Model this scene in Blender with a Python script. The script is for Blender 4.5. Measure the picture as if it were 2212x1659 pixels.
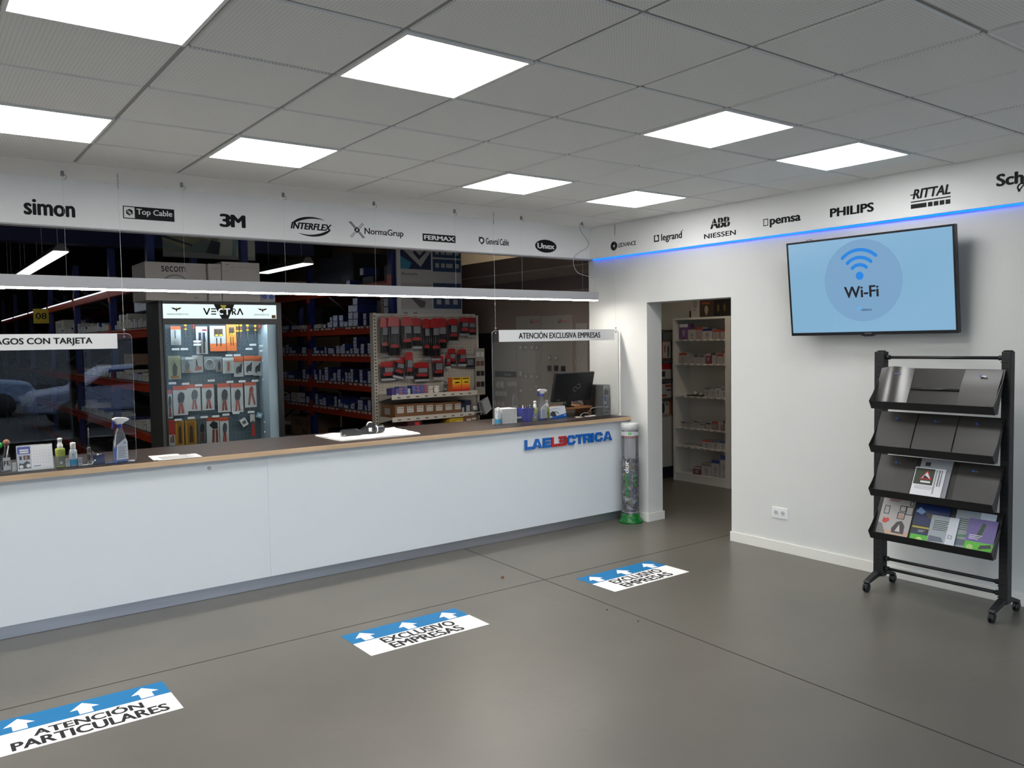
import bpy, bmesh, math, random
from mathutils import Vector, Matrix, Euler
random.seed(11)
C = bpy.context.scene.collection
scene = bpy.context.scene
for o in list(bpy.data.objects): bpy.data.objects.remove(o)

# ---------------------------------------------------------------- camera
HC = 2.875                     # ceiling height
XF, XW, YF = 4.137, 4.187, 3.565   # right fascia face, right wall face, counter fascia face
cam_d = bpy.data.cameras.new('camera'); cam = bpy.data.objects.new('camera', cam_d); C.objects.link(cam)
scene.camera = cam
cam_d.sensor_fit = 'HORIZONTAL'; cam_d.sensor_width = 36.0
cam_d.lens = 1776.72 * 36.0 / 2212.0
cam_d.clip_start = 0.05; cam_d.clip_end = 200
YAW, PITCH, ROLL = 0.642804695, -0.0516201756, -0.0166472016
fw = Vector((math.sin(YAW)*math.cos(PITCH), math.cos(YAW)*math.cos(PITCH), math.sin(PITCH)))
rt = Vector((math.cos(YAW), -math.sin(YAW), 0)); up = rt.cross(fw)
cr, sr = math.cos(ROLL), math.sin(ROLL)
R_, U_ = rt*cr + up*sr, up*cr - rt*sr
cam.matrix_world = Matrix(((R_.x, U_.x, -fw.x, -1.5249), (R_.y, U_.y, -fw.y, -2.6422), (R_.z, U_.z, -fw.z, 1.7479), (0, 0, 0, 1)))

# ---------------------------------------------------------------- world, view, lights
w = bpy.data.worlds.new('sky'); scene.world = w; w.use_nodes = True
bg = w.node_tree.nodes['Background']; bg.inputs[0].default_value = (0.72, 0.86, 1.0, 1); bg.inputs[1].default_value = 7.5
vs = scene.view_settings
vs.view_transform = 'Standard'; vs.look = 'None'; vs.gamma = 1.0; vs.use_curve_mapping = False; vs.exposure = 0.40
PANEL_E = 10.5      # ceiling LED panels
LINE_E = 52.0       # linear lamp over the counter
HALL_E = 3.0        # warehouse trunk lamps

def area(name, loc, rot, sx, sy, power, col=(1, 1, 1)):
    l = bpy.data.lights.new(name, 'AREA'); l.shape = 'RECTANGLE'; l.size = sx; l.size_y = sy; l.energy = power; l.color = col
    o = bpy.data.objects.new(name, l); C.objects.link(o); o.location = loc; o.rotation_euler = rot
    return o
# the shop-front opening behind the camera guides the sampling of the sky light (a light portal)
po = area('daylight', (-0.8, -6.7, 1.4), (math.radians(90), 0, 0), 10.4, 2.3, 1)
po.data.cycles.is_portal = True

# ---------------------------------------------------------------- materials
def lin(h):
    h = h.lstrip('#'); r = []
    for i in (0, 2, 4):
        c = int(h[i:i+2], 16)/255
        r.append(c/12.92 if c <= 0.04045 else ((c+0.055)/1.055)**2.4)
    return (*r, 1)
MATS = {}
def mat(name, col, rough=0.6, metal=0.0, emit=None, es=1.0, spec=0.5, var=0.0, vscale=8.0, bump=0.0, bscale=200.0, stretch=None):
    if name in MATS: return MATS[name]
    m = bpy.data.materials.new(name); m.use_nodes = True; nt = m.node_tree; p = nt.nodes['Principled BSDF']
    c = lin(col) if isinstance(col, str) else col
    p.inputs['Base Color'].default_value = c; p.inputs['Roughness'].default_value = rough; p.inputs['Metallic'].default_value = metal
    p.inputs['Specular IOR Level'].default_value = spec
    if emit:
        p.inputs['Emission Color'].default_value = lin(emit); p.inputs['Emission Strength'].default_value = es
    tc = None
    if var or bump:
        tc = nt.nodes.new('ShaderNodeTexCoord'); mp = nt.nodes.new('ShaderNodeMapping'); nt.links.new(tc.outputs['Object'], mp.inputs[0])
        if stretch: mp.inputs['Scale'].default_value = stretch
    if var:
        n = nt.nodes.new('ShaderNodeTexNoise'); n.inputs['Scale'].default_value = vscale; n.inputs['Detail'].default_value = 5
        nt.links.new(mp.outputs[0], n.inputs['Vector'])
        r = nt.nodes.new('ShaderNodeValToRGB'); r.color_ramp.elements[0].position = 0.3; r.color_ramp.elements[1].position = 0.7
        r.color_ramp.elements[0].color = tuple(max(0, x*(1-var)) for x in c[:3])+(1,)
        r.color_ramp.elements[1].color = tuple(min(1, x*(1+var)) for x in c[:3])+(1,)
        nt.links.new(n.outputs['Fac'], r.inputs[0]); nt.links.new(r.outputs[0], p.inputs['Base Color'])
    if bump:
        n2 = nt.nodes.new('ShaderNodeTexNoise'); n2.inputs['Scale'].default_value = bscale; n2.inputs['Detail'].default_value = 3
        nt.links.new(mp.outputs[0], n2.inputs['Vector'])
        b = nt.nodes.new('ShaderNodeBump'); b.inputs['Strength'].default_value = bump; b.inputs['Distance'].default_value = 0.002
        nt.links.new(n2.outputs['Fac'], b.inputs['Height']); nt.links.new(b.outputs[0], p.inputs['Normal'])
    MATS[name] = m
    return m
def thin_glass(name, tint=(1, 1, 1, 1), f0=0.04, rough=0.0, haze=0.0):
    if name in MATS: return MATS[name]
    m = bpy.data.materials.new(name); m.use_nodes = True; nt = m.node_tree; nt.nodes.clear()
    out = nt.nodes.new('ShaderNodeOutputMaterial'); mx = nt.nodes.new('ShaderNodeMixShader')
    tr = nt.nodes.new('ShaderNodeBsdfTransparent'); tr.inputs[0].default_value = tint
    gl = nt.nodes.new('ShaderNodeBsdfGlossy'); gl.inputs['Roughness'].default_value = rough
    fr = nt.nodes.new('ShaderNodeFresnel'); fr.inputs[0].default_value = (1+math.sqrt(f0))/(1-math.sqrt(f0))
    nt.links.new(fr.outputs[0], mx.inputs[0]); nt.links.new(tr.outputs[0], mx.inputs[1]); nt.links.new(gl.outputs[0], mx.inputs[2])
    last = mx
    if haze:
        df = nt.nodes.new('ShaderNodeBsdfDiffuse'); df.inputs[0].default_value = (0.8, 0.8, 0.82, 1)
        m2 = nt.nodes.new('ShaderNodeMixShader'); m2.inputs[0].default_value = haze
        nt.links.new(mx.outputs[0], m2.inputs[1]); nt.links.new(df.outputs[0], m2.inputs[2]); last = m2
    nt.links.new(last.outputs[0], out.inputs[0])
    MATS[name] = m
    return m
def pm(h, rough=0.55, metal=0.0): return mat('paint_%s_%d_%d' % (h, int(rough*100), int(metal*100)), h, rough, metal)
def glow(h, s): return mat('glow_%s_%d' % (h, int(s*100)), '#000000', 0.5, 0, h, s)

BLACK = pm('#141415', 0.45); BLACKM = mat('black_powder_coat', '#111113', 0.5, 0, bump=0.15, bscale=400)
VINYL = mat('black_vinyl', '#0a0a0c', 0.55, spec=0.25); WHITE = pm('#e9e9e6', 0.5); WALL_DIM = mat('wall_paint_dimmed', '#d2d2ce', 0.85, var=0.015, vscale=3, bump=0.12, bscale=260); WALLW = mat('wall_paint', '#f2f2f0', 0.85, var=0.015, vscale=3, bump=0.12, bscale=260)  # same wall paint twice: darker right wall, lighter fascia, standing in for bounce light
CHROME = pm('#c8c8cc', 0.2, 1.0); STEEL = pm('#8b8d92', 0.35, 1.0); PLASTW = pm('#e4e4e2', 0.35); PLASTG = pm('#7b7d80', 0.45)
PAPER = pm('#e6e6e2', 0.7); ACRYL = thin_glass('clear_acrylic', (0.95, 0.96, 0.965, 1), 0.021); CLEARBAG = thin_glass('clear_film', (0.94, 0.94, 0.94, 1), 0.014, .2)
GLASS = thin_glass('showcase_glass', (0.96, 0.975, 0.975, 1), 0.02); BOTTLECLEAR = thin_glass('clear_bottle', (0.93, 0.95, 0.97, 1), 0.04, 0.05, 0.10)

# ---------------------------------------------------------------- mesh helpers
X, Y, Z = Vector((1, 0, 0)), Vector((0, 1, 0)), Vector((0, 0, 1))
TXT = {}
def text_geo(s, bold, shear, depth, spacing):
    k = (s, bold, shear, depth, spacing)
    if k in TXT: return TXT[k]
    cu = bpy.data.curves.new('t', 'FONT'); cu.body = s; cu.size = 1;  cu.shear = shear; cu.extrude = depth/2
    cu.space_character = spacing; cu.resolution_u = 4
    o = bpy.data.objects.new('t', cu); C.objects.link(o)
    dg = bpy.context.evaluated_depsgraph_get(); me = o.evaluated_get(dg).to_mesh()
    v0 = [v.co.copy() for v in me.vertices]; f0 = [tuple(p.vertices) for p in me.polygons]; vv, ff = [], []
    st = [(0, 0)] if not bold else [(-bold, 0), (-bold*.5, bold*.5), (-bold*.5, -bold*.5), (bold*.5, bold*.5), (bold*.5, -bold*.5), (bold, 0)]
    for i, (a, b) in enumerate(st):      # heavier strokes from slightly shifted stampings
        n0 = len(vv); vv += [Vector((v.x+a, v.y+b, v.z+i*.01)) for v in v0]; ff += [tuple(q+n0 for q in f) for f in f0]
    o.evaluated_get(dg).to_mesh_clear(); bpy.data.objects.remove(o); bpy.data.curves.remove(cu)
    x0 = min(v.x for v in vv); x1 = max(v.x for v in vv); y0 = min(v.y for v in vv); y1 = max(v.y for v in vv)
    TXT[k] = ([((v.x-x0)/(x1-x0), (v.y-y0)/(y1-y0), (1 + (v.z-.01)*7) if v.z > .0095 else 0) for v in vv], ff, (x1-x0)/(y1-y0))
    return TXT[k]

class MB:
    def __init__(s, M=None): s.v = []; s.f = []; s.m = []; s.sm = []; s.M = M
    def add(s, vs, fs, m=0, smooth=False):
        n = len(s.v)
        for q in vs:
            q = Vector(q); s.v.append(s.M @ q if s.M else q)
        for f in fs: s.f.append([i+n for i in f]); s.m.append(m); s.sm.append(smooth)
        return s
    def box(s, x0, x1, y0, y1, z0, z1, m=0):
        return s.add([(x0,y0,z0),(x1,y0,z0),(x1,y1,z0),(x0,y1,z0),(x0,y0,z1),(x1,y0,z1),(x1,y1,z1),(x0,y1,z1)],
                     [(0,3,2,1),(4,5,6,7),(0,1,5,4),(1,2,6,5),(2,3,7,6),(3,0,4,7)], m)
    def obox(s, c, sz, rot=(0,0,0), m=0):
        T = Matrix.Translation(c) @ Euler(rot).to_matrix().to_4x4()
        a, b, d = sz[0]/2, sz[1]/2, sz[2]/2
        vs = [T @ Vector(q) for q in ((-a,-b,-d),(a,-b,-d),(a,b,-d),(-a,b,-d),(-a,-b,d),(a,-b,d),(a,b,d),(-a,b,d))]
        return s.add(vs, [(0,3,2,1),(4,5,6,7),(0,1,5,4),(1,2,6,5),(2,3,7,6),(3,0,4,7)], m)
    def prism(s, poly, F, d0, d1, m=0, smooth=False):
        O, u, v = F; n = u.cross(v); k = len(poly)
        lo = [O+u*a+v*b+n*d0 for a, b in poly]; hi = [O+u*a+v*b+n*d1 for a, b in poly]
        fs = [tuple(range(k, 2*k)), tuple(range(k-1, -1, -1))]
        s.add(lo+hi, fs, m)
        n0 = len(s.v)-2*k
        for i in range(k):
            j = (i+1) % k
            s.f.append([n0+i, n0+j, n0+k+j, n0+k+i]); s.m.append(m); s.sm.append(smooth)
        return s
    def rect(s, F, x0, x1, y0, y1, d0=0, d1=.001, m=0):
        return s.prism([(x0,y0),(x1,y0),(x1,y1),(x0,y1)], F, d0, d1, m)
    def disc(s, F, cx, cy, r, d0=0, d1=.001, m=0, seg=24, ry=None):
        ry = ry or r
        return s.prism([(cx+r*math.cos(6.28318*i/seg), cy+ry*math.sin(6.28318*i/seg)) for i in range(seg)], F, d0, d1, m, True)
    def ring(s, F, cx, cy, r0, r1, a0, a1, d0=0, d1=.001, m=0, seg=24, ry=1.0):
        O, u, v = F; n = u.cross(v); full = abs(a1-a0) > 359.9
        for i in range(seg):
            aa, bb = math.radians(a0+(a1-a0)*i/seg), math.radians(a0+(a1-a0)*(i+1)/seg)
            q = [(cx+r*math.cos(t), cy+ry*r*math.sin(t)) for r, t in ((r0,aa),(r1,aa),(r1,bb),(r0,bb))]
            s.prism(q, F, d0, d1, m)
        return s
    def stroke(s, pts, F, wdt, d0=0, d1=.001, m=0):
        for (a, b), (c, d) in zip(pts, pts[1:]):
            L = math.hypot(c-a, d-b) or 1e-6; px, py = -(d-b)/L*wdt/2, (c-a)/L*wdt/2
            s.prism([(a-px,b-py),(c-px,d-py),(c+px,d+py),(a+px,b+py)], F, d0, d1, m)
        return s
    def tube(s, pts, r, seg=8, m=0):
        pts = [Vector(p) for p in pts]; k = len(pts); n0 = len(s.v); prev = None; vs = []
        rr = r if isinstance(r, (list, tuple)) else [r]*k
        for i, p in enumerate(pts):
            t = (pts[min(i+1,k-1)]-pts[max(i-1,0)]).normalized()
            if prev is None:
                a = t.orthogonal().normalized()
            else:
                a = (prev - t*prev.dot(t)).normalized()
            prev = a; b = t.cross(a)
            vs += [p+(a*math.cos(6.28318*j/seg)+b*math.sin(6.28318*j/seg))*rr[i] for j in range(seg)]
        fs = [(i*seg+j, i*seg+(j+1)%seg, (i+1)*seg+(j+1)%seg, (i+1)*seg+j) for i in range(k-1) for j in range(seg)]
        s.add(vs, fs, m, True); n = len(s.v)-len(vs)
        s.f.append([n+j for j in range(seg-1,-1,-1)]); s.f.append([n+(k-1)*seg+j for j in range(seg)]); s.m += [m,m]; s.sm += [False,False]
        return s
    def lathe(s, prof, c, seg=20, m=0, sy=1.0, axis=None, cap=True):
        c = Vector(c); ax = (axis or Z).normalized(); a = X if abs(ax.x) < .9 else Y
        a = (a - ax*a.dot(ax)).normalized(); b = ax.cross(a); k = len(prof)
        vs = [c+ax*z+(a*math.cos(6.28318*j/seg)+b*math.sin(6.28318*j/seg)*sy)*r for r, z in prof for j in range(seg)]
        fs = [(i*seg+j, i*seg+(j+1)%seg, (i+1)*seg+(j+1)%seg, (i+1)*seg+j) for i in range(k-1) for j in range(seg)]
        s.add(vs, fs, m, True); n = len(s.v)-len(vs)
        if cap:
            s.f.append([n+j for j in range(seg-1,-1,-1)]); s.f.append([n+(k-1)*seg+j for j in range(seg)]); s.m += [m,m]; s.sm += [False,False]
        return s
    def text(s, t, F, x, y, w=None, h=None, m=0, d0=0, d1=.001, bold=0.0, shear=0.0, sp=1.0, align='L', fmap=None):
        vv, ff, asp = text_geo(t, bold, shear, 0.02, sp)
        if w is None: w = h*asp
        if h is None: h = w/asp
        if align == 'C': x -= w/2
        if align == 'R': x -= w
        if fmap: vs = [fmap(x+a*w, y+b*h, d0+(d1-d0)*c) for a, b, c in vv]
        else:
            O, u, v = F; n = u.cross(v)
            vs = [O+u*(x+a*w)+v*(y+b*h)+n*(d0+(d1-d0)*c) for a, b, c in vv]
        return s.add(vs, ff, m)
    def build(s, name, mats, parent=None, bevel=0, seg=2):
        if not isinstance(mats, (list, tuple)): mats = [mats]
        me = bpy.data.meshes.new(name)
        if parent is not None: o0 = parent.matrix_world.translation.copy() if parent.parent is None else wpos(parent)
        else:
            xs = [v.x for v in s.v]; ys = [v.y for v in s.v]; zs = [v.z for v in s.v]
            o0 = Vector(((min(xs)+max(xs))/2, (min(ys)+max(ys))/2, min(zs)))
        me.from_pydata([tuple(v-o0) for v in s.v], [], s.f)
        for m in mats: me.materials.append(m)
        me.polygons.foreach_set('material_index', s.m); me.polygons.foreach_set('use_smooth', s.sm); me.update()
        o = bpy.data.objects.new(name, me); C.objects.link(o)
        if parent is not None: o.parent = parent
        else: o.location = o0; o.matrix_world = Matrix.Translation(o0)
        if bevel:
            b = o.modifiers.new('bevel', 'BEVEL'); b.width = bevel; b.segments = seg; b.limit_method = 'ANGLE'; b.angle_limit = math.radians(40)
        return o
def wpos(o):
    p = Vector((0, 0, 0))
    while o is not None: p = p + o.location; o = o.parent
    return p
def tag(o, label, cat, group=None, kind=None):
    o['label'] = label; o['category'] = cat
    if group: o['group'] = group
    if kind: o['kind'] = kind
    return o
def thing(name, label, cat, loc=(0, 0, 0), group=None):
    o = bpy.data.objects.new(name, None); C.objects.link(o); o.location = loc; o.matrix_world = Matrix.Translation(loc); o.empty_display_size = .1
    return tag(o, label, cat, group)
def struct(mb, name, mats, label, cat='wall', **k):
    o = mb.build(name, mats, **k); o['kind'] = 'structure'; o['label'] = label; o['category'] = cat
    return o
def part(o, label):
    o['label'] = label; return o
def clone(root, delta, label=None):
    r = root.copy(); C.objects.link(r); r.location = root.location + Vector(delta)
    if label: r['label'] = label
    for ch in root.children:
        c = ch.copy(); C.objects.link(c); c.parent = r
        for g in ch.children:
            d = g.copy(); C.objects.link(d); d.parent = c
    return r
FB = lambda x, z, y=YF: (Vector((x, y, z)), X, Z)          # a frame facing the room from the counter side
FR = lambda y, z, x=XF: (Vector((x, y, z)), -Y, Z)         # a frame facing the room from the right side
FT = lambda x, y, z: (Vector((x, y, z)), X, Y)             # a frame lying flat, facing up
ORD = ['first','second','third','fourth','fifth','sixth','seventh','eighth','ninth','tenth','eleventh','twelfth','thirteenth','fourteenth','fifteenth','sixteenth','seventeenth','eighteenth','nineteenth','twentieth','twenty-first','twenty-second']
# ================================================================ the setting
def floor_material():
    m = bpy.data.materials.new('resin_floor'); m.use_nodes = True; nt = m.node_tree; p = nt.nodes['Principled BSDF']
    tc = nt.nodes.new('ShaderNodeTexCoord'); n = nt.nodes.new('ShaderNodeTexNoise'); n.inputs['Scale'].default_value = 1.3; n.inputs['Detail'].default_value = 6
    nt.links.new(tc.outputs['Object'], n.inputs['Vector'])
    r = nt.nodes.new('ShaderNodeValToRGB'); r.color_ramp.elements[0].position = .3; r.color_ramp.elements[1].position = .72
    r.color_ramp.elements[0].color = lin('#5f5b54'); r.color_ramp.elements[1].color = lin('#6a655d')
    nt.links.new(n.outputs['Fac'], r.inputs[0])
    # small dark scuffs
    n3 = nt.nodes.new('ShaderNodeTexNoise'); n3.inputs['Scale'].default_value = 26; n3.inputs['Detail'].default_value = 3
    n4 = nt.nodes.new('ShaderNodeTexNoise'); n4.inputs['Scale'].default_value = 1.6
    nt.links.new(tc.outputs['Object'], n3.inputs['Vector']); nt.links.new(tc.outputs['Object'], n4.inputs['Vector'])
    mu = nt.nodes.new('ShaderNodeMath'); mu.operation = 'MULTIPLY'; nt.links.new(n3.outputs['Fac'], mu.inputs[0]); nt.links.new(n4.outputs['Fac'], mu.inputs[1])
    r3 = nt.nodes.new('ShaderNodeValToRGB'); r3.color_ramp.elements[0].position = .37; r3.color_ramp.elements[1].position = .44
    r3.color_ramp.elements[0].color = (0, 0, 0, 1); r3.color_ramp.elements[1].color = (.5, .5, .5, 1); nt.links.new(mu.outputs[0], r3.inputs[0])
    mx = nt.nodes.new('ShaderNodeMix'); mx.data_type = 'RGBA'; nt.links.new(r3.outputs[0], mx.inputs[0]); nt.links.new(r.outputs[0], mx.inputs[6]); mx.inputs[7].default_value = lin('#5c5954')
    nt.links.new(mx.outputs[2], p.inputs['Base Color'])
    p.inputs['Roughness'].default_value = .32; p.inputs['Specular IOR Level'].default_value = .3
    n2 = nt.nodes.new('ShaderNodeTexNoise'); n2.inputs['Scale'].default_value = 35; n2.inputs['Detail'].default_value = 4; nt.links.new(tc.outputs['Object'], n2.inputs['Vector'])
    b = nt.nodes.new('ShaderNodeBump'); b.inputs['Strength'].default_value = .10; b.inputs['Distance'].default_value = .002; nt.links.new(n2.outputs['Fac'], b.inputs['Height']); nt.links.new(b.outputs[0], p.inputs['Normal'])
    return m
struct(MB().box(-6, 8.2, -7.5, 22, -.2, 0), 'floor', floor_material(), 'grey brown satin resin floor running through shop and warehouse', 'floor')
# saw-cut joints in the floor
J = mat('joint_filler', '#1a1919', .7)
struct(MB().box(-6, 4.187, 1.988, 1.995, 0, .0008), 'trim_1', J, 'thin dark floor joint running parallel to the counter', 'floor joint')
struct(MB().obox((2.02, -2.0, .0004), (.007, 10.3, .0008), (0, 0, -.048)), 'trim_2', J, 'thin dark floor joint running out from the counter', 'floor joint')
struct(MB().box(4.2, 6.4, 1.995, 2.0, 0, .0008), 'trim_3', J, 'floor joint continuing through the doorway', 'floor joint')

# ceiling: tegular perforated tiles over a dark grid
def tile_material():
    m = bpy.data.materials.new('perforated_tile'); m.use_nodes = True; nt = m.node_tree; p = nt.nodes['Principled BSDF']
    tc = nt.nodes.new('ShaderNodeTexCoord'); v = nt.nodes.new('ShaderNodeTexVoronoi'); v.voronoi_dimensions = '2D'; v.inputs['Scale'].default_value = 66; v.inputs['Randomness'].default_value = 0
    nt.links.new(tc.outputs['Object'], v.inputs['Vector'])
    r = nt.nodes.new('ShaderNodeValToRGB'); r.color_ramp.elements[0].position = .13; r.color_ramp.elements[1].position = .24
    r.color_ramp.elements[0].color = lin('#cfcfcd'); r.color_ramp.elements[1].color = lin('#efefec'); nt.links.new(v.outputs['Distance'], r.inputs[0])
    nt.links.new(r.outputs[0], p.inputs['Base Color']); p.inputs['Roughness'].default_value = .9; p.inputs['Specular IOR Level'].default_value = .2
    return m
TILE = tile_material(); TEE = mat('grid_tee', '#9a9a98', .55)
lit = {(-2,0),(-2,3),(0,0),(0,3),(3,0),(3,3),(5,0),(5,3),(-5,0),(-5,3),(-7,0),(-7,3)}
off = {(3,-3),(5,-3),(0,-3),(-2,-3)}
tm = MB(); gm = MB()
UX = 4.137/.6
us = list(range(-10, 7)); vs_ = list(range(-12, 5))
for u in us:
    for v in vs_:
        if (u, v) in lit or (u, v) in off: continue
        x0, x1 = u*.6+.010, min((u+1)*.6-.010, XF-.002); y0, y1 = v*.6+.010, (v+1)*.6-.010
        b = .005
        tm.add([(x0,y0,HC+.008),(x1,y0,HC+.008),(x1,y1,HC+.008),(x0,y1,HC+.008),(x0+b,y0+b,HC),(x1-b,y0+b,HC),(x1-b,y1-b,HC),(x0+b,y1-b,HC)],
               [(4,7,6,5),(0,4,5,1),(1,5,6,2),(2,6,7,3),(3,7,4,0)])
struct(tm, 'ceiling', TILE, 'suspended ceiling of grey perforated square tiles', 'ceiling')
for u in us + [7]:
    x = min(u*.6, XF); gm.box(x-.012, x+.012, -7.2, 3.0, HC+.0085, HC+.03)
for v in vs_ + [5]: gm.box(-6, XF, v*.6-.012, v*.6+.012, HC+.0087, HC+.03)
struct(gm, 'trim_4', TEE, 'grey metal tee grid carrying the ceiling tiles', 'ceiling grid')
struct(MB().box(-6, 4.4, -7.4, 3.6, HC+.06, HC+.1), 'ceiling.001', pm('#6a6a6a', .9), 'slab above the suspended ceiling', 'ceiling')
# plaster strip along the counter side and the fascia (one bulkhead)
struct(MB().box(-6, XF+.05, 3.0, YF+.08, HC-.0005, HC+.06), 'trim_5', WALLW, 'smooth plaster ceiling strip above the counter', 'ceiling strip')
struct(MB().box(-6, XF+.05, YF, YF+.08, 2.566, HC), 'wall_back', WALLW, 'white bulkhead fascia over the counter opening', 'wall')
struct(MB().box(-6, XW, YF-.004, YF+.084, 2.556, 2.566), 'trim_6', pm('#a9a9ad', .5), 'pale metal edge profile under the counter fascia', 'trim')
# right wall with its door opening, 0.2 thick
DY0, DY1, DZ = 1.857, 2.838, 2.095
wr = MB(); x1 = XW+.2
wr.box(XW, x1, -7.4, DY0, 0, HC+.06).box(XW, x1, DY1, 3.645, 0, HC+.06).box(XW, x1, DY0, DY1, DZ, HC+.06)
struct(wr, 'wall_right', WALL_DIM, 'white wall on the right with a doorway and a television', 'wall')
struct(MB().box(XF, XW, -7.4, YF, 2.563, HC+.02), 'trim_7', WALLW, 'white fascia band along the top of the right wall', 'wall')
bb = MB(); t = .016; SK = mat('skirting', '#e3e1d9', .45)
bb.box(XW-t, XW, -7.4, DY0+.005, 0, .082)
struct(bb, 'baseboard_right', SK, 'cream skirting board along the right wall', 'baseboard', bevel=.002)
b2 = MB(); b2.box(XW-t, XW, DY1-.016, 3.09, 0, .082).box(XW, x1+.012, DY1-.016, DY1, 0, .082)
struct(b2, 'baseboard_back', SK, 'cream skirting wrapping the wall end beside the doorway', 'baseboard', bevel=.002)
# the rest of the shop, behind and beside the camera
struct(MB().box(-6, -5.8, -7.4, 3.6, 0, HC+.06), 'wall_left', WALLW, 'white wall on the left side of the shop', 'wall')
fr = MB(); fr.box(-6, 4.4, -6.6, -6.4, 2.55, HC+.06).box(-6, 4.4, -6.6, -6.4, 0, .25)
for xx in (-6, -4.3, -2.6, -.9, .8, 2.5, 4.2): fr.box(xx, xx+.2, -6.6, -6.4, .25, 2.55)
struct(fr, 'wall_front', pm('#4c4f55', .5), 'glazed shop front frame behind the viewer', 'wall')
# the street outside the shop front, seen only as a dim reflection in the screens
struct(MB().box(-30, 30, -40, -6.7, -.25, -.05), 'street', mat('asphalt', '#26282b', .9, var=.1, vscale=.8), 'grey street outside the shop front', 'street')
struct(MB().box(-30, 30, -40, -39, -.05, 7), 'wall_street', mat('street_wall', '#5d5f63', .9, var=.2, vscale=.4), 'building across the street', 'building')
def car(x, y, col, lab):
    t = thing('parked_car', lab, 'car', (x, y, -.05)); S = (Vector((x,0,-.05)), X, Z)
    prof = [(-2.1,.35),(-2.15,.6),(-2.0,.82),(-1.2,.92),(-.55,1.36),(.55,1.42),(1.25,1.0),(1.95,.92),(2.1,.7),(2.1,.35)]
    MB().prism(prof, (Vector((x,y+.82,-.05)), X, Z), 0, 1.64).build('body', pm(col, .3), t, bevel=.09, seg=3)
    MB().prism([(-1.0,.95),(-.5,1.30),(.5,1.35),(1.05,1.0)], (Vector((x,y+.84,-.05)), X, Z), 0, 1.68).build('side_windows', pm('#15181d', .1), t)
    for wx in (-1.3, 1.3):
        for wy in (-.78, .78): MB().lathe([(.1,-.1),(.31,-.09),(.33,0),(.31,.09),(.1,.1)], (x+wx,y+wy,.27), 24, axis=Y).build('wheel', pm('#1c1c1e', .6), t)
    for wy in (-.55, .55): MB().box(x-2.14,x-2.05,y+wy-.18,y+wy+.18,.55,.68).build('headlamp', pm('#cfd6dd', .1), t)
car(2.9, -12.5, '#8f96b4', 'silver blue car parked outside, seen as a reflection in the left screen')
car(-.6, -17.5, '#7d8fae', 'farther blue car parked outside, seen as a reflection in the left screen')
# warehouse shell
HALLW = mat('hall_wall', '#6e6158', .9, var=.05, vscale=2)
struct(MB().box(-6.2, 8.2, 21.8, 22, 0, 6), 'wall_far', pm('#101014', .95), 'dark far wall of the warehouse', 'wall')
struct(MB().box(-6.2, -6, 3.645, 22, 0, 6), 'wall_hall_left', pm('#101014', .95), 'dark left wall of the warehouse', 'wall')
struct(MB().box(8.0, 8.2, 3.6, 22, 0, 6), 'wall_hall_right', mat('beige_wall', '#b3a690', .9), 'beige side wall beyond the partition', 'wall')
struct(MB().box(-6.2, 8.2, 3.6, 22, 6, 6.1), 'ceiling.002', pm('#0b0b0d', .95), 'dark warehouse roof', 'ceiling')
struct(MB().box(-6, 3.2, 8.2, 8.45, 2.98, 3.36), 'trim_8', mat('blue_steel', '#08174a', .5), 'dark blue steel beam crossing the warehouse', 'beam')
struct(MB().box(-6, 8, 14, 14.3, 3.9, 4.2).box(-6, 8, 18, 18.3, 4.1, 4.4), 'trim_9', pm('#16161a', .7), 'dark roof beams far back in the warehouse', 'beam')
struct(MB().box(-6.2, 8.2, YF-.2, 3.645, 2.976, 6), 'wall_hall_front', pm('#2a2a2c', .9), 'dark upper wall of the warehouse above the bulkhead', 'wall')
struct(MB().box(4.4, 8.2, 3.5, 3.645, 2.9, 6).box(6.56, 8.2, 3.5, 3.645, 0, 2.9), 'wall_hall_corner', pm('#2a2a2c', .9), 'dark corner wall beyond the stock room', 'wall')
t = thing('added_bay_lamp', 'unseen lamp added high up to light the beige wall beyond the partition', 'lamp', (6.6, 8.5, 5.2))  # added out of view to brighten the beige wall
MB().box(6.3,6.9,6.5,10.5,5.21,5.28).build('housing', pm('#5d5a56', .5), t)
MB().tube([(6.6,7,5.28),(6.6,7,5.999)], .004, 6).build('suspension_wire', STEEL, t); MB().tube([(6.6,10,5.28),(6.6,10,5.999)], .004, 6).build('suspension_wire', STEEL, t)
MB().box(6.32,6.88,6.52,10.48,5.195,5.2095).build('diffuser', glow('#fff0dc', 13.0), t)
# partition between warehouse and stock room
pw = MB(); pw.box(4.39, 4.45, 3.645, 10, 0, 2.74)
struct(pw, 'wall_partition', HALLW, 'brown grey partition wall at the right of the warehouse', 'wall')
struct(MB().box(4.375, 4.39, 3.65, 10, 2.30, 2.45), 'trim_10', pm('#4a3f3c', .8), 'darker band along the upper partition', 'trim')
struct(MB().box(4.372, 4.39, 3.65, 10, 2.55, 2.565), 'trim_11', pm('#8a837a', .6), 'pale thin rail near the top of the partition', 'trim')
struct(MB().box(6.0, 6.16, 9.0, 9.16, 0, 5), 'trim_12', BLACK, 'black steel column beyond the partition', 'column')
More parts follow.
